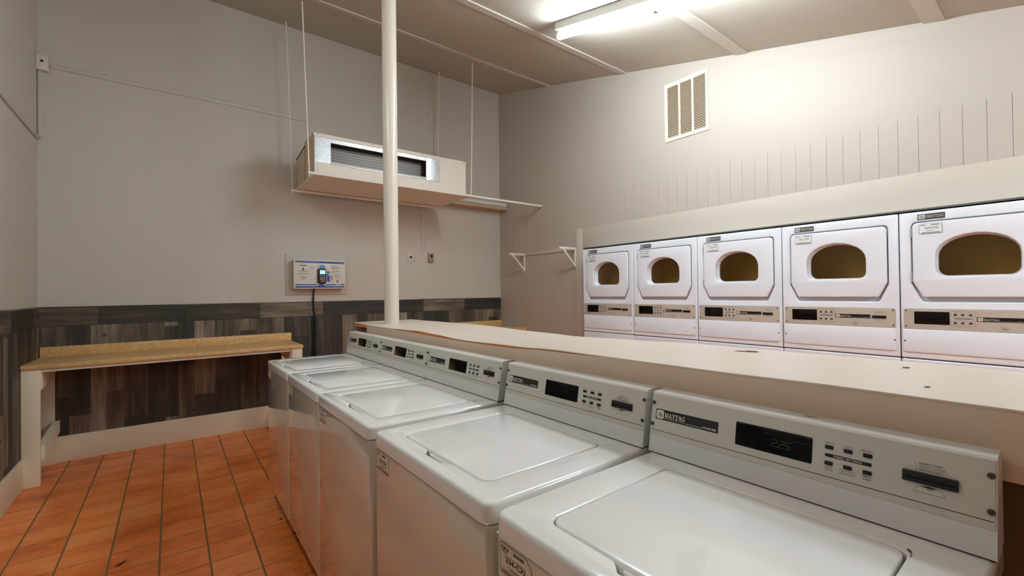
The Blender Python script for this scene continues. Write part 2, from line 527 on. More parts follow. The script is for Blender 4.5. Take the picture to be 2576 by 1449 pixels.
def thing(name, label, cat, loc=(0, 0, 0), group=None):
    o = bpy.data.objects.new(name, None); COL.objects.link(o)
    o.location = loc; o['label'] = label; o['category'] = cat; o.empty_display_size = 0.1
    if group:
        o['group'] = group
    return o
def tag(o, label, cat, group=None):
    o['label'] = label; o['category'] = cat
    if group:
        o['group'] = group
    return o
def struct(name, mb, label=None):
    o = mb.build(name); o['kind'] = 'structure'
    if label:
        o['label'] = label
    return o
def dup(root, loc, label):
    r = root.copy(); COL.objects.link(r); r.location = loc; r['label'] = label
    for ch in root.children:
        c = ch.copy(); COL.objects.link(c); c.parent = r
        for gch in ch.children:
            d = gch.copy(); COL.objects.link(d); d.parent = c
    return r
def child(root, name):
    for c in root.children:
        if c.name.split('.')[0] == name:
            return c
        for d in c.children:
            if d.name.split('.')[0] == name:
                return d

# ------------------------------------------------------------------ room
XL, XR, YB, YF = -0.868, 3.848, 5.257, -2.2
def cz(y):
    return 2.92 + 0.262 * y
struct('floor', MB().box(XL - .1, YF - .1, -.1, 4.7, YB + .1, 0, M_floor), 'terracotta tile floor with grey grout')
struct('wall_back', MB().box(XL - .1, YB, 0, 4.7, YB + .1, 4.5, M_wall))
struct('wall_left', MB().box(XL - .1, YF - .1, 0, XL, YB, 4.5, M_wall))
struct('wall_front', MB().box(XL, YF - .1, 0, 4.7, YF, 3.2, M_wall))
rw = MB()
D_TOP = 1.881
rw.box(XR, 3.60, 0, XR + .1, YB, 4.5, M_rwall)
rw.box(XR, YF, D_TOP, XR + .1, 3.60, 4.5, M_rwall)
rw.box(XR, YF, 0, XR + .1, 0.02, D_TOP, M_rwall)
yb_ = YF
while yb_ < YB - .02:                                             # grooved sheet panelling, real boards with open grooves
    y1_ = min(yb_ + .1016, YB - .001)
    rw.box(XR - .0032, yb_ + .0009, 2.10 if y1_ < 3.70 else 0.0, XR + .001, y1_ - .0009, 2.485, M_rwall)
    yb_ += .1016
rw.box(4.60, -0.08, 0, 4.70, 3.70, D_TOP + .1, M_wall)          # back of the dryer recess
rw.box(XR + .1, 3.60, 0, 4.60, 3.70, D_TOP, M_wall)
rw.box(XR + .1, -0.08, 0, 4.60, 0.02, D_TOP, M_wall)
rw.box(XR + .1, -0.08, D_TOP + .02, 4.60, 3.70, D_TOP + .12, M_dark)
struct('wall_right', rw)
cl = MB()
cl.hexa([(XL - .1, YF - .1, cz(YF - .1)), (4.7, YF - .1, cz(YF - .1)), (4.7, YB + .1, cz(YB + .1)), (XL - .1, YB + .1, cz(YB + .1)),
         (XL - .1, YF - .1, cz(YF - .1) + .1), (4.7, YF - .1, cz(YF - .1) + .1), (4.7, YB + .1, cz(YB + .1) + .1), (XL - .1, YB + .1, cz(YB + .1) + .1)], M_ceil)
struct('ceiling', cl)
# seam battens across the sloping ceiling
for i, (yc, w, t) in enumerate(((4.17, .075, .010), (2.985, .085, .011), (1.75, .10, .012), (.56, .10, .012), (-.63, .10, .012))):
    a, b = yc - w / 2, yc + w / 2
    struct('trim_%d' % (i + 1), MB().hexa([(XL, a, cz(a) - t), (XR, a, cz(a) - t), (XR, b, cz(b) - t), (XL, b, cz(b) - t),
                                          (XL, a, cz(a) + .01), (XR, a, cz(a) + .01), (XR, b, cz(b) + .01), (XL, b, cz(b) + .01)], M_batten))
# wainscot and its neighbours
struct('trim_6', MB().box(XL, YB - .008, .2, XR, YB, 1.297, M_wood_x), 'weathered plank wainscot on the back wall')
struct('trim_7', MB().box(XL, YF, .2, XL + .008, YB - .008, 1.297, M_wood_y), 'weathered plank wainscot on the left wall')
struct('baseboard_back', MB().rbox(XL, YB - .022, 0, XR, YB, .214, M_trim, .003))
struct('baseboard_left', MB().rbox(XL, YF, 0, XL + .022, YB - .022, .214, M_trim, .003))
# header board over the dryers and the board that closes its end
struct('trim_8', MB().rbox(XR - .010, YF, D_TOP, XR + .002, 3.60, 2.115, M_rwall2, .003))
struct('trim_9', MB().rbox(XR - .012, 3.605, 0, XR + .002, 3.71, 2.115, M_rwall2, .003))

# ------------------------------------------------------------------ lettering helpers
SERIF = {
 'M': (1.23, [[(.14, 0), (.24, 0), (.24, 1), (.14, 1)], [(.88, 0), (1.1, 0), (1.1, 1), (.88, 1)], [(.14, 1), (.40, 1), (.70, 0), (.56, 0)], [(.88, 1), (.98, 1), (.67, 0), (.59, 0)],
              [(0, 0), (.38, 0), (.38, .09), (0, .09)], [(.75, 0), (1.23, 0), (1.23, .09), (.75, .09)], [(0, .91), (.3, .91), (.3, 1), (0, 1)], [(.92, .91), (1.23, .91), (1.23, 1), (.92, 1)]]),
 'A': (1.12, [[(.12, 0), (.22, 0), (.57, 1), (.48, 1)], [(.42, 1), (.64, 1), (1.02, 0), (.74, 0)], [(.28, .28), (.78, .28), (.78, .37), (.28, .37)], [(0, 0), (.36, 0), (.36, .09), (0, .09)], [(.62, 0), (1.12, 0), (1.12, .09), (.62, .09)]]),
 'Y': (1.02, [[(.05, 1), (.33, 1), (.66, .45), (.46, .38)], [(.80, 1), (.90, 1), (.62, .42), (.53, .46)], [(.43, 0), (.66, 0), (.66, .47), (.43, .47)], [(0, .91), (.46, .91), (.46, 1), (0, 1)], [(.68, .91), (1.02, .91), (1.02, 1), (.68, 1)], [(.28, 0), (.81, 0), (.81, .09), (.28, .09)]]),
 'T': (1.0, [[(0, .89), (1, .89), (1, 1), (0, 1)], [(.38, 0), (.62, 0), (.62, 1), (.38, 1)], [(0, .68), (.07, .68), (.12, 1), (0, 1)], [(.93, .68), (1, .68), (1, 1), (.88, 1)], [(.23, 0), (.77, 0), (.77, .09), (.23, .09)]]),
}
def ringG():
    out = []
    for i in range(14):
        a0, a1 = math.radians(48 + i * 19.5), math.radians(48 + (i + 1) * 19.5)
        q = []
        for a, f in ((a0, 0), (a1, 0), (a1, 1), (a0, 1)):
            rx, ry = ((.50, .52), (.27, .42))[f]
            q.append((.52 + rx * math.cos(a), .5 + ry * math.sin(a)))
        out.append(q)
    out += [[(.74, .02), (.96, .02), (.96, .44), (.74, .44)], [(.56, .40), (1.08, .40), (1.08, .49), (.56, .49)], [(.84, .70), (.93, .70), (.93, 1.0), (.84, .9)]]
    return (1.08, out)
SERIF['G'] = ringG()
def serif_text(mb, F, txt, a0, b0, h, width, m, lift):
    tot = sum(SERIF[c][0] for c in txt) + .0 * len(txt)
    sx = width / tot; x = a0
    for i, c in enumerate(txt):
        w, polys = SERIF[c]
        for j, p in enumerate(polys):
            mb.poly(F, [(x + q[0] * sx, b0 + q[1] * h) for q in p], m, lift + j * 2e-5)
        x += w * sx
def maker_mark(mb, F, a0, b0, w, h, mlight, mdark, lift):
    """light rounded square with three slanted bars"""
    mb.plate(F, rrect(a0, b0, a0 + w, b0 + h, h * .22, 3), .0003, mlight, lift=lift)
    for k in range(3):
        x = a0 + w * (.24 + .21 * k)
        mb.poly(F, [(x, b0 + h * .78), (x + w * .05, b0 + h * .78), (x + w * .20, b0 + h * .22), (x + w * .09, b0 + h * .22)], mdark, lift + .0006)
SEGS = {'2': 'abged', '5': 'afgcd'}
def seg_digits(mb, F, txt, a0, b0, w, h, gap, m, lift):
    x = a0; t = h * .07; sl = .16
    def S(px, py):
        return (px + py * sl, py)
    for c in txt:
        if c == '.':
            p = [S(x - gap * .80, 0), S(x - gap * .80 + t * 1.5, 0), S(x - gap * .80 + t * 1.5, t * 1.5), S(x - gap * .80, t * 1.5)]; x += gap * .5
            mb.poly(F, [(a, b0 + b) for a, b in p], m, lift); continue
        R = {'a': (0, h - t, w, h), 'd': (0, 0, w, t), 'g': (0, h / 2 - t / 2, w, h / 2 + t / 2), 'f': (0, h / 2, t, h), 'b': (w - t, h / 2, w, h), 'e': (0, 0, t, h / 2), 'c': (w - t, 0, w, h / 2)}
        for s_ in SEGS[c]:
            u0, v0, u1, v1 = R[s_]
            g_ = t * .25
            q = [S(x + u0 + g_, v0 + g_), S(x + u1 - g_, v0 + g_), S(x + u1 - g_, v1 - g_), S(x + u0 + g_, v1 - g_)]
            mb.poly(F, [(a, b0 + b) for a, b in q], m, lift)
        x += w + gap

# ------------------------------------------------------------------ washing machines
# local frame: x = 0 at the front edge of the deck, y = +.325 at the left end seen from the front, z = 0 floor
WX = 0.515
FTOP = frame((0, .325, 0), (0, -1, 0), (1, 0, 0), (0, 0, 1))     # a = across from the left end, b = depth
def wash_at(yleft):
    return (WX, yleft - .325, 0)
cfx0, cfz0, cfx1, cfz1 = 1.04 - WX, .930, 1.068 - WX, 1.087
cdir = Vector((cfx1 - cfx0, 0, cfz1 - cfz0)).normalized()
CN = Vector((-cdir.z, 0, cdir.x))
FC = frame((cfx0, .325, cfz0), (0, -1, 0), cdir, CN)             # slanted console face
FW = frame((.004, .325, 0), (0, -1, 0), (0, 0, 1), (-1, 0, 0))    # cabinet front

def washer_sticker(num):
    b = MB(); F = FW
    a0, b0, a1, b1 = .020, .819, .117, .877
    ol = [(a0, b0), (a1, b0), (a1, b1 - .014), (a1 - .014, b1), (a0, b1)]
    b.plate(F, round_poly(ol, [.004, .004, .001, .001, .004]), .0006, M_sticker)
    P_ = round_poly(ol, [.004, .004, .001, .001, .004])
    for i in range(len(P_)):
        q0, q1 = P_[i], P_[(i + 1) % len(P_)]
        if (Vector(q0) - Vector(q1)).length > 1e-5:
            b.line(F, q0, q1, .0011, M_ink, .0009)
    b.text(F, 'CSC', a0 + .004, b1 - .012, .0075, M_ink, .0009, width=.019, bold=.035)
    b.poly(F, [(a0 + .026 + .0022 * math.cos(t * PI / 4), b1 - .0085 + .003 * math.sin(t * PI / 4)) for t in range(8)], M_ink, .0009)
    b.quad(F, a0 + .004, b1 - .0165, a0 + .024, b1 - .0145, M_grey, .0006)
    for k in range(11):
        b.quad(F, a0 + .043 + k * .003, b1 - .0115, a0 + .043 + k * .003 + (.0022 if k % 3 else .0014), b1 - .005, M_midgrey, .0006)
    b.quad(F, a0 + .015, b1 - .0215, a1 - .018, b1 - .0205, M_midgrey, .0006)
    b.text(F, num, (a0 + a1) / 2, b0 + .0215, .0135, M_ink, .0009, width=.060, align='C', bold=.022)
    b.quad(F, a0 + .022, b0 + .0175, a1 - .020, b0 + .0183, M_grey, .0006)
    b.quad(F, a0 + .030, b0 + .0135, a1 - .028, b0 + .0158, M_grey, .0006)
    b.quad(F, a0 + .010, b0 + .0098, a1 - .010, b0 + .0106, M_midgrey, .0006)
    b.quad(F, a0 + .004, b0 + .0020, a1 - .004, b0 + .0070, M_grey, .0006)
    return b

def make_washer():
    t = thing('washing_machine', '', 'washing machine', (0, 0, 0), 'white top-loading washing machines in a row along the counter')
    # cabinet
    c = MB()
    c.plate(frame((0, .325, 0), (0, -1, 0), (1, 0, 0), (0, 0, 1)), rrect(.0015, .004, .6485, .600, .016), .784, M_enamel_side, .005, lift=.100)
    c.box(.05, -.30, .050, .57, .30, .102, M_dark)
    c.build('cabinet', t)
    for sx in (.06, .55):
        for sy in (-.28, .28):
            MB().cyl((sx, sy, 0), (sx, sy, .05), .022, M_black, 14).build('foot', t)
    # deck with lid opening and a scoop in front of it
    d = MB()
    lx0, lx1, la0, la1 = .060, .468, .098, .556
    hole = [(la0, lx0), (.262, lx0), (.272, lx0 - .008), (.285, lx0 - .020), (.375, lx0 - .020), (.390, lx0 - .006), (.402, lx0), (la1, lx0), (la1, lx1), (la0, lx1)]
    hole = round_poly(hole, [.034, 0.0, 0.004, .008, .008, .004, 0, .034, .034, .034])
    d.lofted(FTOP, rrect(.001, 0, .649, .628, (.028, .028, .012, .012)), .887, .930, .010, M_enamel, hole, .0035, .899)
    d.box(.004, -.318, .887, .622, .318, .8895, M_enamel)
    d.box(.035, -.27, .894, .49, .27, .900, M_enamel)
    d.build('deck', t, 40)
    l = MB()
    l.lofted(FTOP, round_poly([(la0 + .004, lx0 + .004), (la1 - .004, lx0 + .004), (la1 - .004, lx1 - .004), (la0 + .004, lx1 - .004)], .031), .9005, .9305, .0035, M_enamel)
    lid = l.build('lid', t, 40)
    MB().plate(FTOP, rrect(.280, lx0 - .003, .380, lx0 + .010, .004), .007, M_enamel, .003, lift=.917).build('lid_lip', lid)
    # console
    k = MB()
    prof = [(cfx0 + .0005, .9335), (cfx1, cfz1), (cfx1 + .004, 1.0905), (cfx1 + .012, 1.0915), (1.122 - WX, 1.0925), (1.130 - WX, 1.086), (1.130 - WX, .9335)]
    k.prism(prof, 'y', -.325, .325, M_console)
    con = k.build('console', t, 20)
    MB().box(cfx0 + .004, -.322, .929, 1.126 - WX, .322, .934, M_rust).build('console_seam', con, label='rust stained joint under the console')
    # faceplate and what it carries
    f = MB()
    f.plate(FC, rrect(.002, .0495, .648, .159, .002), .0016, M_face, .0005)
    f.quad(FC, .003, .0618, .646, .0632, M_rust, .0014)
    fp = f.build('faceplate', t, label='warm grey control faceplate')
    L = .0016
    bd = MB()
    bd.plate(FC, rrect(.015, .0925, .189, .1195, .0015, 2), .0008, M_ink, .0002, lift=L)
    maker_mark(bd, FC, .0172, .0948, .0225, .0225, M_lightink, M_ink, L + .0008)
    serif_text(bd, FC, 'MAYTAG', .0425, .1010, .0115, .0595, M_lightink, L + .0013)
    bd.text(FC, 'COMMERCIAL', .0425, .0963, .0027, M_lightink, L + .0013, width=.0585)
    bd.quad(FC, .1025, .0962, .1480, .0970, M_lightink, L + .0009)
    bd.text(FC, 'WASHER', .1492, .0958, .0056, M_lightink, L + .0013, width=.036, bold=.015)
    bd.build('name_badge', fp)
    ds = MB()
    ds.plate(FC, rrect(.2315, .079, .389, .1322, .003, 3), .0012, M_glossblk, .0004, lift=L)
    ds.quad(FC, .236, .1285, .247, .1292, M_digit2, L + .0009)
    ds.build('display', fp)
    for r in (0, 1):
        for q, a in enumerate((.4188, .4503, .4815)):
            zc = (.1211, .0895)[r]
            MB().plate(FC, rrect(a - .0070, zc - .0038, a + .0070, zc + .0038, .0012, 2), .0022, M_black, .0006, lift=L).build('button', fp)
    le = MB()
    le.quad(FC, .412, .1018, .4877, .1084, M_ink, L)
    le.text(FC, 'FABRIC SETTINGS', .4498, .1032, .0037, M_lightink, L + .0008, width=.046, align='C', bold=.015)
    for tx, a, zb in (('WHITES', .4188, .1278), ('COLORS', .4503, .1278), ('BRIGHTS', .4815, .1278), ('PERM', .4188, .0806), ('PRESS', .4188, .0752), ('DELICATES', .4503, .0806), ('AND KNITS', .4503, .0752)):
        le.text(FC, tx, a, zb, .0033, M_grey, L + .0003, align='C', width=.0028 * len(tx))
    for tx, zb in (('SMALL', .0806), ('LOAD', .0752)):
        le.text(FC, tx, .4815, zb, .0035, M_midgrey, L + .0003, align='C', width=.0030 * len(tx), bold=.02)
    le.build('setting_labels', fp)
    le = MB()
    for tx, zb in (('INSERT CARD', .1276), ('SELECT CYCLE', .1222), ('REMOVE CARD', .1168)):
        le.text(FC, tx, .5552, zb, .0037, M_midgrey, L + .0003, width=.0028 * len(tx))
    for tx, zb in (('1', .1276), ('2', .1222), ('3', .1168)):
        le.text(FC, tx, .5500, zb, .0037, M_midgrey, L + .0003)
    le.build('instruction_text', fp)
    le = MB()
    pts = [(.5566 - .001 + .026 * i / 8, .0904 - .0012 * math.sin(PI * i / 8)) for i in range(9)]
    le.poly(FC, [(p[0], p[1]) for p in pts] + [(.5566 + .012, .0925)], M_ink, L + .0005)
    for a, b_ in (((.5556, .0900), (.5485, .0820)), ((.5485, .0820), (.5490, .0800)), ((.5490, .0800), (.5885, .0800)), ((.5885, .0800), (.5890, .0820)), ((.5890, .0820), (.5822, .0900))):
        le.line(FC, a, b_, .0005, M_midgrey, L + .0005)
    le.quad(FC, .5655, .0868, .5735, .0880, M_midgrey, L)
    le.build('card_symbol', fp)
    sl = MB()
    sl.plate(FC, rrect(.533, .0947, .606, .1144, .002, 2), .006, M_black, .0012, lift=L)
    sl.quad(FC, .537, .1020, .602, .1036, M_glossblk, L + .006)
    sl.build('card_slot', fp)
    for a in (.0065, .6435):
        for zc in (.1343, .0772):
            s_ = MB()
            s_.cyl(FC @ Vector((a, zc, L)), FC @ Vector((a, zc, L + .002)), .0052, M_screw, 14)
            s_.cyl(FC @ Vector((a, zc, L + .002)), FC @ Vector((a, zc, L + .0024)), .0020, M_dark, 8)
            s_.build('screw', fp)
    washer_sticker('234-CXJ').build('machine_sticker', t)
    return t

W5L = .741; W4L = 1.411
W3L = 3.4019 - 1.30; W2L = 3.4019 - .65; W1L = 3.4019
w5 = make_washer()
w5.location = wash_at(W5L)
w5['label'] = 'nearest white top-loading washer, its sticker reading 234-CXJ and display reading 2.25'
lab = {4: 'white top-loading washer second from the camera, sticker reading 233-CXJ, with a wide gap behind it',
       3: 'middle white top-loading washer of the row of five along the counter',
       2: 'white top-loading washer fourth from the camera, between the middle and the end washer',
       1: 'farthest white top-loading washer, at the end of the row near the tan bench'}
wash = {5: w5}
for i, yl, num in ((4, W4L, '233-CXJ'), (3, W3L, '232-CXJ'), (2, W2L, '231-CXJ'), (1, W1L, '230-CXJ')):
    w = dup(w5, wash_at(yl), lab[i]); wash[i] = w
    st = child(w, 'machine_sticker'); st.data = washer_sticker(num).me('machine_sticker')
for i, m_ in ((5, M_digit), (4, M_digit2)):
    dg = MB()
    seg_digits(dg, FC, '2.25', .3105, .0950, .0100, .0158, .0028, m_, .0036)
    dg.text(FC, 'PRICE', .2955, .1200, .0024, M_digit2, .0036, width=.014)
    dg.text(FC, 'SUPER CYCLE', .3540, .1148, .0026, M_digit2, .0036, width=.030)
    o = dg.build('display_digits', child(wash[i], 'faceplate'))
rs = MB()
rs.poly(FTOP, [(.5545, .4600), (.5590, .4560), (.5580, .4640), (.5540, .4700), (.5500, .4700)], M_rust, .9308)
rs.poly(FTOP, [(.5590, .4440), (.5602, .4440), (.5602, .4560), (.5590, .4560)], M_rust, .9308)
rs.build('rust_stain', w5)

# ------------------------------------------------------------------ stacked dryers
DX, DW = 3.69, .686
FD = frame((0, 0, 0), (0, -1, 0), (0, 0, 1), (-1, 0, 0))          # a from the left edge, b = height
door_out = [(.066, 1.406), (.112, 1.310), (.580, 1.310), (.624, 1.406), (.624, 1.772), (.066, 1.772)]
def door_poly(dx, dtop, dbot, r=.03):
    q = [(.066 - dx, 1.406 - dbot * .3), (.112 - dx * .4, 1.310 - dbot), (.579 + dx * .4, 1.310 - dbot), (.625 + dx, 1.406 - dbot * .3), (.625 + dx, 1.772 + dtop), (.066 - dx, 1.772 + dtop)]
    return round_poly(q, [.02, .018, .018, .02, r, r], 5)
def win_poly(d):
    p = []
    a0, a1, b0 = .171 - d, .514 + d, 1.436 - d
    p += [(a0 + .045, b0), (a1 - .045, b0)]
    for i in range(1, 6):
        t = math.radians(-90 + 18 * i); p.append((a1 - .045 + .045 * math.cos(t), b0 + .045 + .045 * math.sin(t)))
    p.append((a1, 1.565))
    for i in range(1, 12):
        t = i / 12
        # arched top with soft shoulders
        ang = PI * t
        ca, sa = math.cos(ang), math.sin(ang)
        ex = 1.0
        p.append(((a0 + a1) / 2 + (a1 - a0) / 2 * (abs(ca) ** ex) * (1 if ca > 0 else -1), 1.565 + (.118 + d) * (sa ** ex)))
    p.append((a0, 1.565))
    for i in range(0, 5):
        t = math.radians(180 + 18 * i); p.append((a0 + .045 + .045 * math.cos(t), b0 + .045 + .045 * math.sin(t)))
    return p

def dryer_sticker(num):
    b = MB(); F = FD; a0, b0, a1, b1 = .101, 1.702, .203, 1.763; L = .0130
    b.plate(F, rrect(a0, b0, a1, b1, .002, 2), .0005, M_sticker_w, lift=L)
    for (p, q) in (((a0, b0), (a1, b0)), ((a1, b0), (a1, b1)), ((a1, b1), (a0, b1)), ((a0, b1), (a0, b0))):
        b.line(F, p, q, .0014, M_grey, L + .0008)
    b.text(F, 'CSC', a0 + .005, b1 - .014, .0085, M_midgrey, L + .0008, width=.024, bold=.03)
    b.quad(F, a0 + .055, b1 - .012, a1 - .008, b1 - .007, M_grey, L + .0004)
    b.text(F, num, (a0 + a1) / 2 + .004, b0 + .024, .0140, M_midgrey, L + .0008, width=.062, align='C', bold=.02)
    b.quad(F, a0 + .030, b0 + .016, a1 - .034, b0 + .0178, M_grey, L + .0004)
    b.quad(F, a0 + .010, b0 + .003, a1 - .008, b0 + .007, M_grey, L + .0004)
    return b

def make_dryer():
    t = thing('stacked_dryer', '', 'dryer', (0, 0, 0), 'white stacked tumble dryers set in the right wall')
    ze = .9255; zt = 1.8415; dep = .70
    c = MB()
    c.box(.02, -DW + .004, ze + .002, dep, -DW + .024, zt, M_dry)
    c.box(.02, -.024, ze + .002, dep, -.004, zt, M_dry)
    c.box(.02, -DW + .004, zt - .02, dep, -.004, zt - .0005, M_dry)
    c.box(.02, -DW + .004, ze + .002, dep, -.004, ze + .02, M_dry)
    c.box(dep - .02, -DW + .004, ze + .002, dep, -.004, zt, M_dry)
    # pressed front with a door opening; its rim rolls inward
    c.plate(frame((.024, 0, 0), (0, -1, 0), (0, 0, 1), (-1, 0, 0)), rrect(.003, ze + .0025, DW - .003, zt, .004, 3), .024, M_dry, .0065, [door_poly(.007, .008, .030)], 3)
    c.plate(frame((.034, 0, 0), (0, -1, 0), (0, 0, 1), (-1, 0, 0)), door_poly(.02, .02, .04), .004, M_dry, 0, [win_poly(.012)])
    c.build('cabinet', t, 40)
    lo = MB()
    lo.plate(frame((.045, 0, 0), (0, -1, 0), (0, 0, 1), (-1, 0, 0)), rrect(.003, .10, DW - .003, ze - .004, .008, 3), .045, M_dry, .008, res=3)
    lo.box(.045, -DW + .004, .10, dep, -.004, ze - .004, M_dry)
    lo.box(.03, -DW + .01, 0, dep, -.01, .10, M_dark)
    lo.build('lower_cabinet', t, 40)
    Fl = frame((0, 0, -.916), (0, -1, 0), (0, 0, 1), (-1, 0, 0))
    ld = MB(); ld.plate(Fl, door_poly(0, 0, 0), .012, M_dry, .005, [win_poly(0)])
    lower_door = ld.build('lower_door', t, 40)
    MB().plate(Fl, win_poly(.002), .002, M_glossblk, lift=.001).build('lower_window', lower_door)
    MB().plate(Fl, rrect(.017, 1.112, .665, 1.238, (0, 0, .016, .016)), .002, M_face_dry, lift=.0005).build('lower_control_panel', t)
    # door
    d = MB()
    d.plate(frame((.012, 0, 0), (0, -1, 0), (0, 0, 1), (-1, 0, 0)), door_poly(0, 0, 0), .022, M_dry, .006, [win_poly(.002)], 3)
    # sloping reveal from the door face down to the glass
    o_, i_ = win_poly(.006), win_poly(-.006)
    n = len(o_)
    v = [(-.0095, -a, b_) for a, b_ in o_] + [(.062, -a, b_) for a, b_ in i_]
    d._new(v, [(i, (i + 1) % n, n + (i + 1) % n, n + i) for i in range(n)], M_dry, None, True)
    door = d.build('door', t, 40)
    MB().plate(frame((.058, 0, 0), (0, -1, 0), (0, 0, 1), (-1, 0, 0)), win_poly(.010), .003, M_glass).build('door_window', door, label='bronze tinted glass')
    for zc in (1.712, 1.432):
        h = MB(); h.box(-.006, -.064, zc - .028, .002, -.058, zc + .028, M_hinge); h.build('hinge', door)
    # drum seen through the glass
    dr = MB()
    cy, czz, r = -DW / 2, 1.535, .298
    seg = 40
    v = []
    for xx in (.075, .44):
        for i in range(seg):
            a = 2 * PI * i / seg
            v.append((xx, cy + r * math.cos(a), czz + r * math.sin(a)))
    dr._new(v, [(i, (i + 1) % seg, seg + (i + 1) % seg, seg + i) for i in range(seg)] + [tuple(range(seg, 2 * seg))], M_drum, None, True)
    for k in range(3):
        a = 2 * PI * k / 3 + .5
        R = Matrix.Translation((0, cy, czz)) @ Matrix.Rotation(a, 4, 'X')
        dr.prism([(-.025, -r + .002), (.025, -r + .002), (.008, -r + .07), (-.008, -r + .07)], 'x', .12, .43, M_drum, R)
    dr.build('drum', t, 50)
    # badge above the door
    b = MB()
    b.plate(FD, rrect(.092, 1.7895, .216, 1.8245, .002, 2), .003, M_badge, .0008)
    maker_mark(b, FD, .0965, 1.794, .032, .026, M_badge_lt, M_midgrey, .003)
    serif_text(b, FD, 'MAYTAG', .135, 1.800, .0150, .076, M_badge_lt, .0036)
    b.build('name_badge', t)
    dryer_sticker('223-CXJ').build('machine_sticker', t)
    # control panel
    p = MB()
    p.plate(FD, rrect(.017, 1.112, .665, 1.240, (.001, .001, .016, .016)), .0022, M_face_dry, .0006)
    cp = p.build('control_panel', t)
    L = .0022
    MB().plate(FD, rrect(.0675, 1.1435, .2265, 1.2205, .001, 2), .0012, M_glossblk, .0003, lift=L).build('display', cp)
    for r_ in (1.205, 1.157):
        for a in (.2510, .2820, .3148):
            MB().plate(FD, rrect(a - .0065, r_ - .0038, a + .0065, r_ + .0038, .001, 2), .002, M_black, .0004, lift=L).build('button', cp)
    le = MB()
    le.quad(FD, .245, 1.1795, .321, 1.1845, M_midgrey, L)
    for s_, (zb, ztop) in ((1, (1.194, 1.222)), (-1, (1.168, 1.140))):
        for a, b_ in (((.233, zb), (.333, zb)), ((.233, zb), (.233, ztop)), ((.333, zb), (.333, ztop)), ((.225, ztop), (.283, ztop + s_ * .010)), ((.283, ztop + s_ * .010), (.341, ztop)), ((.245, ztop + s_ * .001), (.321, ztop + s_ * .001))):
            le.line(FD, a, b_, .0011, M_grey, L + .0003)
    for a in (.2510, .2820, .3148):
        le.quad(FD, a - .008, 1.2128, a + .008, 1.2146, M_grey, L)
        le.quad(FD, a - .008, 1.1478, a + .008, 1.1496, M_grey, L)
    le.build('button_outlines', cp)
    le = MB()
    le.quad(FD, .563, 1.2115, .601, 1.2138, M_grey, L)
    le.quad(FD, .559, 1.2040, .605, 1.2060, M_grey, L)
    le.line(FD, (.556, 1.158), (.610, 1.158), .0012, M_grey, L + .0003)
    le.line(FD, (.556, 1.158), (.564, 1.165), .0010, M_grey, L + .0003)
    le.line(FD, (.610, 1.158), (.602, 1.165), .0010, M_grey, L + .0003)
    le.build('card_symbol', cp)
    nb = MB()
    nb.plate(FD, rrect(.339, 1.168, .533, 1.1935, .001, 2), .0008, M_black, lift=L)
    maker_mark(nb, FD, .3425, 1.1705, .0225, .0205, M_sticker, M_midgrey, L + .0009)
    serif_text(nb, FD, 'MAYTAG', .3680, 1.1735, .0120, .0600, M_sticker, L + .0014)
    nb.text(FD, 'DRYER', .4960, 1.1705, .0050, M_sticker, L + .0014, width=.032)
    nb.quad(FD, .430, 1.1712, .494, 1.1722, M_sticker, L + .0009)
    nb.build('panel_badge', cp)
    cs = MB(); cs.plate(FD, rrect(.544, 1.1705, .617, 1.1890, .001, 2), .004, M_black, .0008, lift=L); cs.build('card_slot', cp)
    lk = MB()
    lk.cyl((-L, -.451, 1.142), (-L - .005, -.451, 1.142), .0115, M_face_dry, 20); lk.cyl((-L - .005, -.451, 1.142), (-L - .0056, -.451, 1.142), .0085, M_hinge, 16)
    lk.build('lock', cp)
    for a in (.0285, .6525):
        for zc in (1.2265, 1.1290):
            MB().cyl((-L, -a, zc), (-L - .002, -a, zc), .0045, M_screw, 10).build('screw', cp)
    ap = MB()
    ap.plate(FD, rrect(.012, .965, .664, 1.108, (.018, .018, .002, .002)), .004, M_dry, .003)
    acc = ap.build('access_panel', t, 40)
    for a in (.022, .658):
        MB().cyl((-.004, -a, 1.035), (-.006, -a, 1.035), .0048, M_screw, 10).build('screw', acc)
    return t

dy = lambda i: 3.4663 - i * DW
names = ['white stacked dryer farthest from the camera, next to the empty shelf brackets, sticker 215-CXJ',
         'second white stacked dryer from the shelf brackets, door sticker 217-CXJ',
         'middle white stacked dryer of the five, door sticker 219-CXJ',
         'white stacked dryer with door sticker 221-CXJ, left of the one cut off by the frame',
         'nearest white stacked dryer, door sticker 223-CXJ, cut off at the right edge']
d5 = make_dryer()
d5.location = (DX, dy(4), 0); d5['label'] = names[4]
for i, num in enumerate(('215-CXJ', '217-CXJ', '219-CXJ', '221-CXJ')):
    q = dup(d5, (DX, dy(i), 0), names[i])
    child(q, 'machine_sticker').data = dryer_sticker(num).me('machine_sticker')

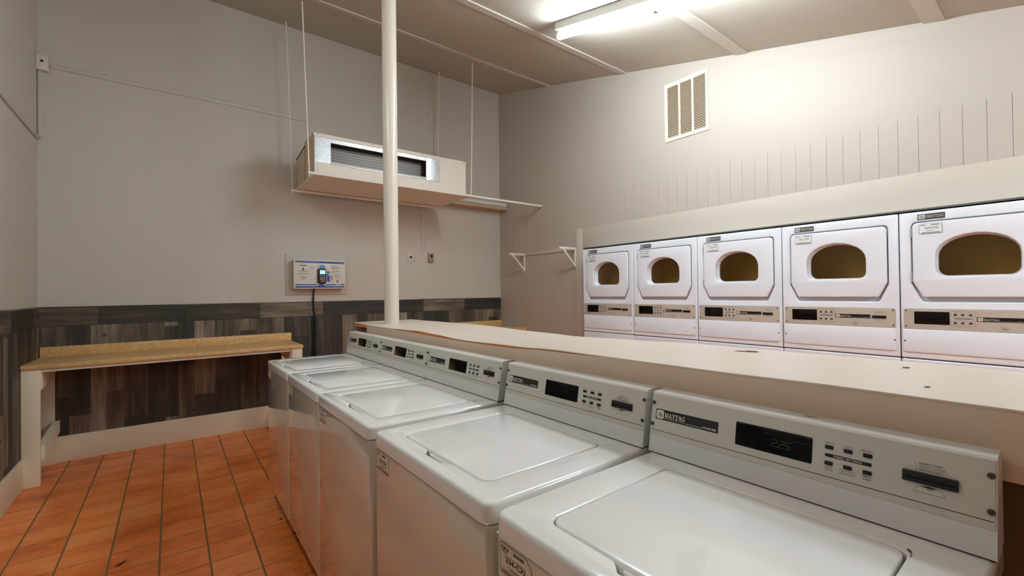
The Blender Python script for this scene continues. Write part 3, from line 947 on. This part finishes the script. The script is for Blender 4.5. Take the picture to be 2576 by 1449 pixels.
# ------------------------------------------------------------------ folding counter
def interp(tab, y):
    if y <= tab[0][0]:
        return tab[0][1]
    for (a, va), (b, vb) in zip(tab, tab[1:]):
        if y <= b:
            t = (y - a) / (b - a); t = t * t * (3 - 2 * t)
            return va + (vb - va) * t
    return tab[-1][1]
ZF = [(.066, 1.162), (.334, 1.1622), (.6, 1.158), (.93, 1.157), (1.209, 1.156), (1.44, 1.148), (1.886, 1.141), (2.18, 1.150), (2.37, 1.155), (2.60, 1.150), (2.825, 1.1455), (3.23, 1.1465), (3.52, 1.150)]
ZFAS = [(.066, 1.1605), (.334, 1.1605), (.6, 1.156), (.93, 1.1535), (1.21, 1.148), (1.552, 1.135), (1.886, 1.132), (2.087, 1.134), (2.328, 1.137), (2.6, 1.1405), (2.825, 1.1425), (3.23, 1.1435)]
ZBK = [(.096, 1.157), (.334, 1.158), (.648, 1.155), (.967, 1.154), (1.275, 1.145), (1.669, 1.136), (1.791, 1.139), (2.054, 1.140), (2.388, 1.148), (2.59, 1.150), (3.047, 1.146), (3.495, 1.143), (3.776, 1.142)]
CXF, CXB = 1.14, 1.69
PX, PY, PR = 1.330, 3.225, .0545
counter = thing('folding_counter', 'long cream laminate counter with lifting orange-edged top, behind the washers', 'counter', (0, 0, 0))
def ctop_z(f, y):
    return interp(ZF, y) * (1 - f) + interp(ZBK, y) * f
yn0 = -.6
NY, NX = 70, 8
cm = MB()
v = []
for layer in (0, 1):
    for j in range(NY + 1):
        for i in range(NX + 1):
            f = i / NX
            yend = 3.525 + .13 * f
            y_ = yn0 + (yend - yn0) * j / NY
            v.append((CXF - .002 + (CXB - CXF) * f, y_, ctop_z(f, y_) - (0 if layer == 0 else .0035)))
S = (NY + 1) * (NX + 1)
fs = []
for j in range(NY):
    for i in range(NX):
        a = j * (NX + 1) + i
        fs.append((a, a + 1, a + NX + 2, a + NX + 1)); fs.append((S + a, S + a + NX + 1, S + a + NX + 2, S + a + 1))
for j in range(NY):
    for i in (0, NX):
        a = j * (NX + 1) + i
        fs.append((a, a + NX + 1, S + a + NX + 1, S + a))
for i in range(NX):
    for j in (0, NY):
        a = j * (NX + 1) + i
        fs.append((a, a + 1, S + a + 1, S + a))
cm._new(v, fs, M_ctop, None, True)
cm.build('countertop', counter, 40)
def strip(x0, x1, y0, y1, zlo, zhi, m, n=60):
    b = MB(); v = []
    for j in range(n + 1):
        y_ = y0 + (y1 - y0) * j / n
        for xx, zz in ((x0, zlo), (x1, zlo), (x1, zhi(x1, y_)), (x0, zhi(x0, y_))):
            v.append((xx, y_, zz))
    fs = [(j * 4 + k, j * 4 + (k + 1) % 4, (j + 1) * 4 + (k + 1) % 4, (j + 1) * 4 + k) for j in range(n) for k in range(4)] + [(0, 1, 2, 3), (n * 4 + 3, n * 4 + 2, n * 4 + 1, n * 4)]
    b._new(v, fs, m)
    return b
strip(CXF, CXF + .002, yn0, 3.235, 1.036, lambda x_, y_: interp(ZFAS, y_), M_fascia).build('fascia', counter)
strip(CXF + .0024, CXB - .012, yn0, 3.50, 1.122, lambda x_, y_: ctop_z((x_ - CXF) / (CXB - CXF), y_) - .0045, M_core).build('core_board', counter, label='exposed orange chipboard core')
sp_ = MB(); sp_.box(1.20, yn0, 0, 1.62, 3.10, 1.1215, M_support); sp_.box(1.165, 3.28, 0, 1.24, 3.42, 1.1215, M_support); sp_.build('support_panel', counter)
ch = MB()
def chip(x0, y0, pts):
    ch._new([(x0 + a, y0 + b, ctop_z((x0 + a - CXF) / (CXB - CXF), y0 + b) + .0012) for a, b in pts], [tuple(range(len(pts)))], M_chip)
chip(1.600, .718, [(-.030, .020), (-.008, -.028), (.006, -.030), (.016, -.010), (.012, .012), (-.004, .012), (-.014, .034), (-.026, .044)])
chip(1.545, .293, [(-.014, .006), (-.004, -.008), (.012, -.006), (.006, .006)])
chip(1.265, .206, [(-.010, .004), (-.002, -.004), (.010, -.004), (.004, .004)])
ch.build('chipped_spot', counter, label='dark chips in the laminate')
tp = MB(); tp._new([(1.106, .385, 1.0932), (1.100, .372, 1.0932), (1.110, .352, 1.0932), (1.114, .368, 1.0932)], [(0, 1, 2, 3)], mat('tan_scrap', (190, 150, 96), .7))
tag(tp.build('paper_scrap'), 'tiny tan scrap lying on top of the nearest washer console', 'scrap')

# support pole
pl = MB(); pl.cyl((PX, PY, ctop_z(.35, PY) - .001), (PX - .0, PY, cz(PY) - .012), PR, M_pole, 40)
tag(pl.build('support_pole', None, 50), 'thick cream painted steel pole rising from the counter to the ceiling', 'pole')

# ------------------------------------------------------------------ benches
def bench(name, label, x0, x1, full):
    t = thing(name, label, 'bench', (x0, YB - .6, 0), 'tan laminate work benches along the back wall')
    w = x1 - x0; yb = YB - .008 - (YB - .6); yf = .005
    top = MB()
    top.rbox(0, yf, .852, w, yb, .885, M_lam, .006)
    top.build('bench_top', t)
    MB().rbox(.006, yb - .022, .884, w + (.006 if full else -.002), yb - .001, .967, M_lam, .003).build('backsplash', t)
    MB().box(.02, yf + .02, .828, w - .03, yf + .045, .852, M_trim).build('apron', t)
    legs = [(0.001, .098), (w - .100, w - .008)]
    for a, b in legs:
        MB().rbox(a, yf + .012, 0, b, yf + .040, .851, M_trim, .003).build('leg', t)
        bb = .034
        MB().rbox(a + .004, yb - .044, 0, b - .004, yb - .016, .851, M_trim, .003).build('leg', t)
    for s_ in (0, 1):
        xx = .076 if s_ == 0 else w - .118
        st = MB(); st.hexa([(xx, yf + .042, .18), (xx + .04, yf + .042, .18), (xx + .05, yb - .046, .265), (xx + .01, yb - .046, .265),
                            (xx, yf + .042, .285), (xx + .04, yf + .042, .285), (xx + .05, yb - .046, .358), (xx + .01, yb - .046, .358)], M_trim)
        st.build('brace', t)
        MB().hexa([(xx + .006, yf + .03, .70), (xx + .030, yf + .03, .70), (xx + .030, yb - .05, .76), (xx + .006, yb - .05, .76),
                   (xx + .006, yf + .03, .851), (xx + .030, yf + .03, .851), (xx + .030, yb - .05, .851), (xx + .006, yb - .05, .851)], M_trim).build('side_rail', t)
    return t
bench('work_bench', 'long tan laminate bench on white legs, left of the washers under the card machine', XL + .009, 1.020, True)
bench('work_bench', 'tan laminate bench in the far right corner, mostly hidden behind the counter', 2.30, XR - .004, False)

# ------------------------------------------------------------------ hanging air handler
ac = thing('air_handler', 'cream ceiling-hung air handler with galvanised front panels and an open coil', 'air conditioner', (1.06, 4.36, 2.50))
AW, AH = 1.645, .385
h = MB()
Fa = frame((0, 0, 0), (1, 0, 0), (0, 0, 1), (0, -1, 0))
h.plate(Fa, rrect(0, .005, AW, AH - .03, .002), .004, M_acpaint, .001, [[(.147, .112), (1.141, .112), (1.141, .310), (.147, .310)]])
h.box(0, 0, .004, AW, .36, .008, M_acpaint)
h.box(.001, .0, AH - .012, AW - .001, .36, AH - .004, M_acpaint)
h.box(AW - .004, 0, .005, AW - .001, .36, AH - .005, M_acpaint)
h.build('front_housing', ac)
sd = MB()
sd.box(.0005, .004, .008, .006, .352, AH - .006, M_acside)
sd.build('side_panel', ac)
rh = MB()
rh.prism([(.36, .004), (.745, .004), (.745, AH - .075), (.37, AH - .030), (.36, AH - .030)], 'x', .004, AW - .004, M_acside)
rh.build('rear_housing', ac)
sm = MB(); sm.prism([(.352, .006), (.360, .006), (.360, AH - .006), (.352, AH - .006)], 'x', -.001, .004, M_dark)
sm.prism([(.360, AH - .034), (.746, AH - .080), (.746, AH - .072), (.360, AH - .026)], 'x', 0, .006, M_dark)
sm.build('seam_tape', ac)
fl = MB(); fl.rbox(-.003, -.008, AH - .034, AW + .003, .0, AH + .002, M_acpaint, .002); fl.rbox(-.003, -.008, AH - .004, AW + .003, .36, AH + .002, M_acpaint, .002)
flange = fl.build('top_flange', ac)
for xx in (.03, .55, 1.10, 1.62):
    MB().cyl((xx, -.008, AH - .012), (xx, -.011, AH - .012), .005, M_screw, 10).build('screw', flange)
for xx, zz in ((.03, .04), (.55, .04), (1.10, .035), (1.56, .03)):
    MB().cyl((xx, -.004, zz), (xx, -.007, zz), .004, M_screw, 10).build('screw', ac)
MB().plate(Fa, rrect(.006, .110, .146, .345, .001), .003, M_galv, lift=.0045).build('galvanised_panel', ac)
MB().plate(Fa, rrect(1.141, .103, 1.305, .345, .001), .006, M_galv, .001, lift=.0045).build('galvanised_panel', ac)
MB().plate(Fa, rrect(.146, .311, 1.141, .345, .001), .003, M_galv, lift=.0045).build('galvanised_strip', ac)
cb = MB()
cb.box(.146, .09, .11, 1.142, .10, .312, M_fins)
cb.build('coil', ac)
ci = MB()
for a in ((.146, .0, .306, 1.142, .09, .312), (.146, .0, .106, 1.142, .09, .112), (.143, 0, .108, .147, .09, .312), (1.141, 0, .108, 1.145, .09, .312)):
    ci.box(*a, M_dark)
ci.build('opening_liner', ac)
br = MB(); br.prism([(-.014, .108), (-.014, .118), (-.002, .136), (.012, .138), (.012, .108)], 'x', .147, 1.141, M_rail); br.build('sill_rail', ac, label='shiny steel rail under the coil')
# rails and rods
yr0, yr1 = 4.322 - 4.36, 5.10 - 4.36
r1 = MB(); r1.rbox(.996 - 1.06, yr0 - .012, -.022, 3.846 - 1.06, yr0 + .012, .002, M_acpaint, .002); r1.build('support_rail', ac)
r2 = MB(); r2.rbox(1.005 - 1.06, yr1 - .012, -.036, 2.76 - 1.06, yr1 + .012, -.012, M_acpaint, .002); r2.build('support_rail', ac)
pn = MB(); pn.box(.0, yr0 + .012, -.006, AW + .08, yr1 + .01, .003, M_acpaint); pn.build('base_panel', ac)
for xx, yy, zb in ((1.008, 4.322, -.045), (2.755, 4.322, -.02), (1.022, 5.10, -.06), (2.74, 5.10, -.05)):
    ztop = cz(yy) - 2.50
    rd = MB(); rd.cyl((xx - 1.06, yy - 4.36, zb), (xx - 1.06 - .05 * (1 if xx < 2 else -.8), yy - 4.36, ztop), .0065, M_acpaint, 10)
    rd.build('hanger_rod', ac)
tg = MB(); tg.rbox(1.76, .0, .004, 1.79, .02, .022, M_yellow, .003)
tg.tube([(1.66, .05, .06), (1.70, .03, .055), (1.735, .01, .035), (1.765, .01, .014)], .002, M_pvc, 6)
tg.build('wire_tag', ac, label='small yellow tag on a loose wire')

# drain pipe beside it and the ledge below
dp = thing('drain_pipe', 'white plastic drain pipe running from the air handler to the corner', 'pipe', (2.80, 5.12, 2.63))
MB().cyl((0, 0, 0), (.86, 0, 0), .030, M_pvc, 20).build('pipe', dp)
MB().cyl((.86, 0, 0), (1.046, 0, 0), .0335, M_pvc, 20).build('coupling', dp)
lg = MB(); lg.rbox(2.83, 5.08, 2.555, 3.846, YB - .001, 2.593, mat('tan_painted_ledge', (196, 170, 144), .6), .003)
tag(lg.build('wall_ledge'), 'narrow tan ledge on the back wall under the white drain pipe', 'ledge')
wc = MB(); wc.rbox(2.575, YB - .006, 1.93, 2.640, YB, 2.47, M_wall, .002)
tag(wc.build('cable_cover'), 'painted vertical cable cover on the back wall below the air handler', 'cable cover')
wc = MB(); wc.rbox(2.705, YB - .006, 2.60, 2.79, YB, 4.28, M_wall, .002)
tag(wc.build('cable_cover'), 'painted vertical cable cover on the back wall above the air handler', 'cable cover')

# ------------------------------------------------------------------ card machine on the back wall
FB = frame((1.035, 5.150, 1.437), (1, 0, 0), (0, 0, 1), (0, -1, 0))
bp = MB(); bp.rbox(.977, YB - .012, 1.372, 1.622, YB, 1.815, M_wall, .002)
tag(bp.build('backing_board'), 'wall-coloured board fixed behind the card machine', 'board')
pay = thing('card_machine', 'white and blue laundry card machine on the back wall', 'card machine', (1.035, 5.150, 1.437))
Fp = frame((0, 0, 0), (1, 0, 0), (0, 0, 1), (0, -1, 0))
PW, PH = .535, .312
b = MB(); b.box(0, .002, 0, PW, YB - .013 - 5.150, PH, M_payside); b.build('box', pay)
dr = MB(); dr.rbox(0, -.012, 0, PW, .002, PH, M_paybox, .003); door_ = dr.build('front_door', pay)
L = .0122
pr = MB()
pr.poly(Fp, [(.014, .283), (.135, .283), (.135, .303), (.014, .303)], M_dkgrey, L)
pr.poly(Fp, [(.075, .281), (.485, .277), (.485, .300), (.075, .303)], M_blue, L + .0002)
pr.poly(Fp, [(.472, .276), (.524, .275), (.524, .300), (.472, .301)], M_dkgrey, L + .0003)
pr.text(Fp, 'CSC', .020, .290, .010, M_ltblue, L + .0006, width=.032)
pr.text(Fp, 'The Channel Center Plus', .068, .2895, .0085, M_lightink, L + .0006, width=.175)
pr.text(Fp, 'CSC', .478, .284, .010, M_lightink, L + .0006, width=.036)
for a0, a1 in ((.014, .230), (.318, .524)):
    pr.poly(Fp, [(a0, .038), (a1, .038), (a1, .050), (a0, .050)], M_blue, L)
pr.poly(Fp, [(.014, .010), (.524, .010), (.524, .029), (.014, .029)], M_blue, L)
pr.poly(Fp, [(.225, .010), (.330, .010)] + [(.2775 + .045 * math.cos(PI * i / 8), .029 + .012 * math.sin(PI * i / 8)) for i in range(9)], M_blue, L + .0002)
for a0, z0, a1, m_, hh in ((.055, .248, .128, M_ink, .007), (.055, .121, .130, M_ink, .004),
                           (.045, .190, .142, M_grey, .003), (.042, .184, .140, M_grey, .003), (.034, .164, .152, M_grey, .003), (.032, .157, .154, M_grey, .003), (.066, .134, .112, M_grey, .003),
                           (.070, .106, .118, M_grey, .003), (.074, .099, .112, M_grey, .003),
                           (.146, .236, .216, M_red, .003), (.146, .223, .212, M_red, .003), (.146, .210, .212, M_red, .003),
                           (.382, .257, .450, M_red, .003), (.382, .250, .444, M_red, .002), (.384, .240, .464, M_grey, .003), (.384, .233, .480, M_grey, .003), (.384, .226, .505, M_grey, .004),
                           (.384, .212, .458, M_red, .003), (.388, .205, .462, M_red, .002), (.386, .192, .478, M_grey, .003), (.386, .185, .480, M_grey, .004), (.386, .178, .424, M_grey, .003),
                           (.424, .160, .466, M_grey, .003), (.420, .154, .472, M_grey, .003), (.412, .140, .486, M_grey, .003), (.426, .131, .470, M_grey, .003), (.414, .122, .486, M_grey, .003),
                           (.376, .080, .392, M_midgrey, .006), (.378, .098, .392, M_grey, .045)):
    pr.quad(Fp, a0, z0, a1, z0 + hh, m_, L)
pr.poly(Fp, [(.078, .198), (.104, .198), (.099, .222), (.092, .234), (.087, .222)], M_midgrey, L)
pr.quad(Fp, .338, .076, .367, .190, M_blue, L); pr.quad(Fp, .340, .158, .350, .182, M_ltblue, L + .0006); pr.quad(Fp, .352, .142, .364, .172, M_lightink, L + .0006)
pr.quad(Fp, .342, .198, .348, .204, M_red, L)
pr.quad(Fp, .438, .078, .460, .100, M_midgrey, L); pr.quad(Fp, .444, .064, .456, .080, M_midgrey, L); pr.quad(Fp, .443, .082, .452, .090, M_lightink, L + .0006)
pr.quad(Fp, .432, .040, .482, .046, M_lightink, L + .0004); pr.quad(Fp, .404, .016, .512, .021, M_ltblue, L + .0004)
pr.build('printed_panel', door_)
kp = MB(); kp.plate(Fp, rrect(.240, .196, .318, .268, (.002, .002, .026, .026)), .012, M_paybox, .002, lift=L); kp.plate(Fp, rrect(.254, .214, .312, .262, (.002, .002, .020, .020)), .002, M_ltblue, lift=L + .012)
kp.build('card_reader_hood', door_)
ter = MB(); ter.plate(Fp, rrect(.236, .050, .324, .222, (.030, .030, .020, .020)), .030, M_black, .006, lift=L)
tr_ = ter.build('keypad_terminal', pay)
MB().quad(Fp, .256, .160, .312, .200, M_screen, L + .030).build('screen', tr_, label='glowing pale blue screen')
for r_ in range(5):
    for q in range(3):
        m_ = M_key if r_ < 4 else (M_redkey, M_yelkey, M_grnkey)[q]
        z0 = .141 if r_ == 0 else .122 - (r_ - 1) * .0125 - (.004 if r_ == 4 else 0)
        hh = .0055 if r_ else .004
        ww = .0135 if r_ < 4 else .017
        MB().quad(Fp, .258 + q * .019, z0 - (.004 if r_ == 4 else 0), .258 + q * .019 + ww, z0 + hh, m_, L + .0302, .0012).build('key', tr_)
for zz in (.06, .25):
    MB().cyl((-.003, .004, zz - .02), (-.003, .004, zz + .02), .004, M_payside, 8).build('hinge', pay)
MB().box(.505, .02, -.012, .512, .03, 0, M_payside).build('latch', pay)
cd = MB(); cd.tube([(1.252, 5.20, 1.437), (1.252, 5.222, 1.40), (1.250, 5.236, 1.30), (1.255, 5.238, 1.20), (1.268, 5.236, 1.12), (1.258, 5.232, 1.00), (1.264, 5.232, .85), (1.256, 5.232, .60), (1.262, 5.232, .35), (1.26, 5.222, .24)], .0085, M_cord, 10)
cd.tube([(1.246, 5.236, 1.13), (1.240, 5.228, 1.00), (1.250, 5.222, .86), (1.240, 5.224, .70), (1.248, 5.224, .40), (1.252, 5.222, .24)], .0085, M_cord, 10)
cd.tube([(1.262, 5.236, 1.12), (1.270, 5.226, 1.00), (1.262, 5.220, .84), (1.272, 5.222, .66), (1.266, 5.222, .24)], .0075, M_cord, 10)
tag(cd.build('power_cord'), 'black power cord hanging down the wainscot from the card machine', 'cord')

# ------------------------------------------------------------------ small wall fittings
jb = thing('junction_box', 'small white square junction box high in the left corner', 'junction box', (-.833, YB, 3.31))
MB().rbox(-.034, -.055, -.062, .036, -.001, .062, M_plate, .003).build('box', jb)
MB().cyl((0.0, -.055, .010), (0.0, -.0565, .010), .010, M_black, 14).build('knockout_hole', jb)
def raceway(label, a, b):
    m_ = MB(); m_.rbox(*a, *b, M_wall, .002)
    tag(m_.build('wire_raceway'), label, 'wire raceway')
raceway('long thin painted raceway running right from the junction box along the back wall', (-.785, YB - .014, 3.292), (1.217, YB, 3.330))
raceway('short vertical painted raceway dropping from the junction box in the left corner', (-.862, YB - .016, 2.70), (-.838, YB, 3.247))
raceway('painted raceway running along the left wall from the corner', (XL + .0005, 1.0, 2.672), (XL + .014, YB - .018, 2.70))
bl = thing('blank_plate', 'flat ivory wall plate with a round black hole, right of the pole', 'wall plate', (2.427, YB, 1.835))
MB().rbox(-.042, -.006, -.055, .042, 0, .055, M_wallplate, .002).build('plate', bl)
MB().cyl((0, -.006, 0), (0, -.0075, 0), .017, M_black, 18).build('hole', bl)
th = thing('thermostat', 'taupe thermostat box with a dark dial on the back wall', 'thermostat', (2.705, YB, 1.838))
MB().rbox(-.038, -.034, -.058, .038, 0, .058, M_thermo, .004).build('case', th)
MB().cyl((0, -.034, .020), (0, -.042, .020), .019, M_black, 18).build('dial', th)
MB().quad(frame((-.03, -.0342, -.045), (1, 0, 0), (0, 0, 1), (0, -1, 0)), .010, .004, .050, .012, M_midgrey).build('scale_strip', th)

# return air grille
gr = thing('air_grille', 'white louvred air grille in three columns high on the right wall', 'vent', (XR, 2.49, 2.815))
GW, GH = .445, .562
Fg = frame((0, 0, 0), (0, -1, 0), (0, 0, 1), (-1, 0, 0))
cols = [(.030, .147), (.165, .282), (.300, .417)]
fr_ = MB(); fr_.plate(Fg, rrect(0, 0, GW, GH, .003), .010, M_trim, .003, [[(a, .035), (b_, .035), (b_, GH - .035), (a, GH - .035)] for a, b_ in cols]); fr_.build('frame', gr)
MB().quad(Fg, .02, .02, GW - .02, GH - .02, mat('brown_filter', (96, 70, 48), .9), .0006).build('filter', gr)
for a, b_ in cols:
    lo_ = MB(); n = 34
    for i in range(n):
        zz = .035 + (GH - .07) * (i + .5) / n
        lo_.hexa([(-.0012, -b_, zz + .0040), (-.0012, -a, zz + .0040), (-.0088, -a, zz - .0022), (-.0088, -b_, zz - .0022),
                  (-.0012, -b_, zz + .0052), (-.0012, -a, zz + .0052), (-.0088, -a, zz - .0006), (-.0088, -b_, zz - .0006)], M_trim)
    lo_.build('louvres', gr)

# shelf brackets without a shelf
sb = thing('shelf_bracket_frame', 'empty white shelf support with two triangular brackets on the right wall', 'shelf bracket', (XR, 4.20, 1.66))
MB().rbox(-.014, -.46, .205, -.001, .49, .245, M_rwall2, .002).build('cleat', sb)
for yy in (.49, -.475):
    k = MB()
    k.rbox(-.270, yy - .012, .208, -.001, yy + .012, .236, M_bracket, .002)
    k.rbox(-.018, yy - .012, -.004, -.001, yy + .012, .210, M_bracket, .002)
    k.hexa([(-.230, yy - .010, .209), (-.195, yy - .010, .209), (-.195, yy + .010, .209), (-.230, yy + .010, .209),
            (-.018, yy - .010, .002), (-.018, yy - .010, .034), (-.018, yy + .010, .034), (-.018, yy + .010, .002)], M_bracket)
    k.build('bracket', sb)

# scraps on the floor
f1 = MB(); f1._new([(.512, 3.03, .0015), (.525, 3.012, .004), (.536, 3.018, .002), (.530, 3.032, .005)], [(0, 1, 2, 3)], M_leaf)
tag(f1.build('floor_scrap'), 'dark lint scrap on the floor tiles beside the washers', 'scrap')
f2 = MB(); f2._new([(-.235, 3.030, .0015), (-.215, 3.034, .003), (-.188, 3.066, .004), (-.196, 3.072, .0015), (-.222, 3.050, .002)], [(0, 1, 2, 3, 4)], M_leaf)
tag(f2.build('floor_scrap'), 'thin brown leaf scrap in the middle of the open floor', 'scrap')

# ------------------------------------------------------------------ ceiling strip light and two added fill lights
def strip_light(label, X, y0, y1, tube_mat, tubes=2):
    ym = (y0 + y1) / 2
    sl = thing('strip_light', label, 'light', (X, ym, cz(ym)), 'fluorescent strip lights')
    sn = math.hypot(1, .262)
    def LP(x_, s, off):
        """point along the fitting: s metres from its middle, off metres below the ceiling"""
        return (x_, s / sn + off * .262 / sn, s * .262 / sn - off / sn)
    half = (y1 - y0) / 2 * sn
    chn = MB()
    chn.hexa([LP(-.036, -half - .02, .058), LP(.036, -half - .02, .058), LP(.036, half + .02, .058), LP(-.036, half + .02, .058),
              LP(-.045, -half - .02, .002), LP(.045, -half - .02, .002), LP(.045, half + .02, .002), LP(-.045, half + .02, .002)], M_lampmetal)
    chn.build('channel', sl)
    spans = ((-half + .012, -.016), (.016, half - .012)) if tubes == 2 else ((-half + .012, half - .012),)
    for s0, s1 in spans:
        tb = MB(); tb.cyl(LP(0, s0, .108), LP(0, s1, .108), .022, tube_mat, 24); tb.build('tube', sl)
    hs = [(-half - .008, -half + .012), (half - .012, half + .008)] + ([(-.016, .016)] if tubes == 2 else [])
    for s0, s1 in hs:
        hd = MB(); hd.hexa([LP(-.016, s0, .130), LP(.016, s0, .130), LP(.016, s1, .130), LP(-.016, s1, .130), LP(-.016, s0, .058), LP(.016, s0, .058), LP(.016, s1, .058), LP(-.016, s1, .058)], M_lampmetal)
        hd.build('lamp_holder', sl)
    return sl
strip_light('lit white fluorescent strip light in view on the sloping ceiling above the counter', 2.585, .76, 2.64, M_tube)
strip_light('added unseen fill strip light over the tiled aisle, above the top edge of the view', -.30, 1.4, 2.6, M_fill_aisle, 1)  # added fill, unseen: lifts the dark floor and washer fronts
strip_light('added unseen fill strip light over the near end of the counter, behind the viewer', 2.60, -1.8, -.6, M_fill_rear, 1)  # added fill, unseen: brightens the dryers and the room from behind

# ------------------------------------------------------------------ world, camera, view
wd = bpy.data.worlds.new('room_dark'); SC.world = wd; wd.use_nodes = True
wd.node_tree.nodes['Background'].inputs[0].default_value = (0, 0, 0, 1)
cam = bpy.data.cameras.new('camera'); co = bpy.data.objects.new('camera', cam); COL.objects.link(co)
f_px, yaw, pitch, roll = 1111.4018, .6573, .0091, -.0125
Fv = Vector((math.sin(yaw) * math.cos(pitch), math.cos(yaw) * math.cos(pitch), math.sin(pitch)))
Rv = Vector((math.cos(yaw), -math.sin(yaw), 0)); Uv = Rv.cross(Fv)
c_, s_ = math.cos(roll), math.sin(roll)
R2 = Rv * c_ + Uv * s_; U2 = -Rv * s_ + Uv * c_
co.matrix_world = Matrix(((R2.x, U2.x, -Fv.x, 0), (R2.y, U2.y, -Fv.y, 0), (R2.z, U2.z, -Fv.z, 1.3734), (0, 0, 0, 1)))
cam.sensor_fit = 'HORIZONTAL'; cam.sensor_width = 36.0; cam.lens = f_px * 36.0 / 2576.0
cam.clip_start = .02; cam.clip_end = 60
SC.camera = co
SC.view_settings.view_transform = 'Standard'
SC.view_settings.look = 'None'
SC.view_settings.exposure = 0.04
SC.view_settings.gamma = 1.0
SC.view_settings.use_curve_mapping = False
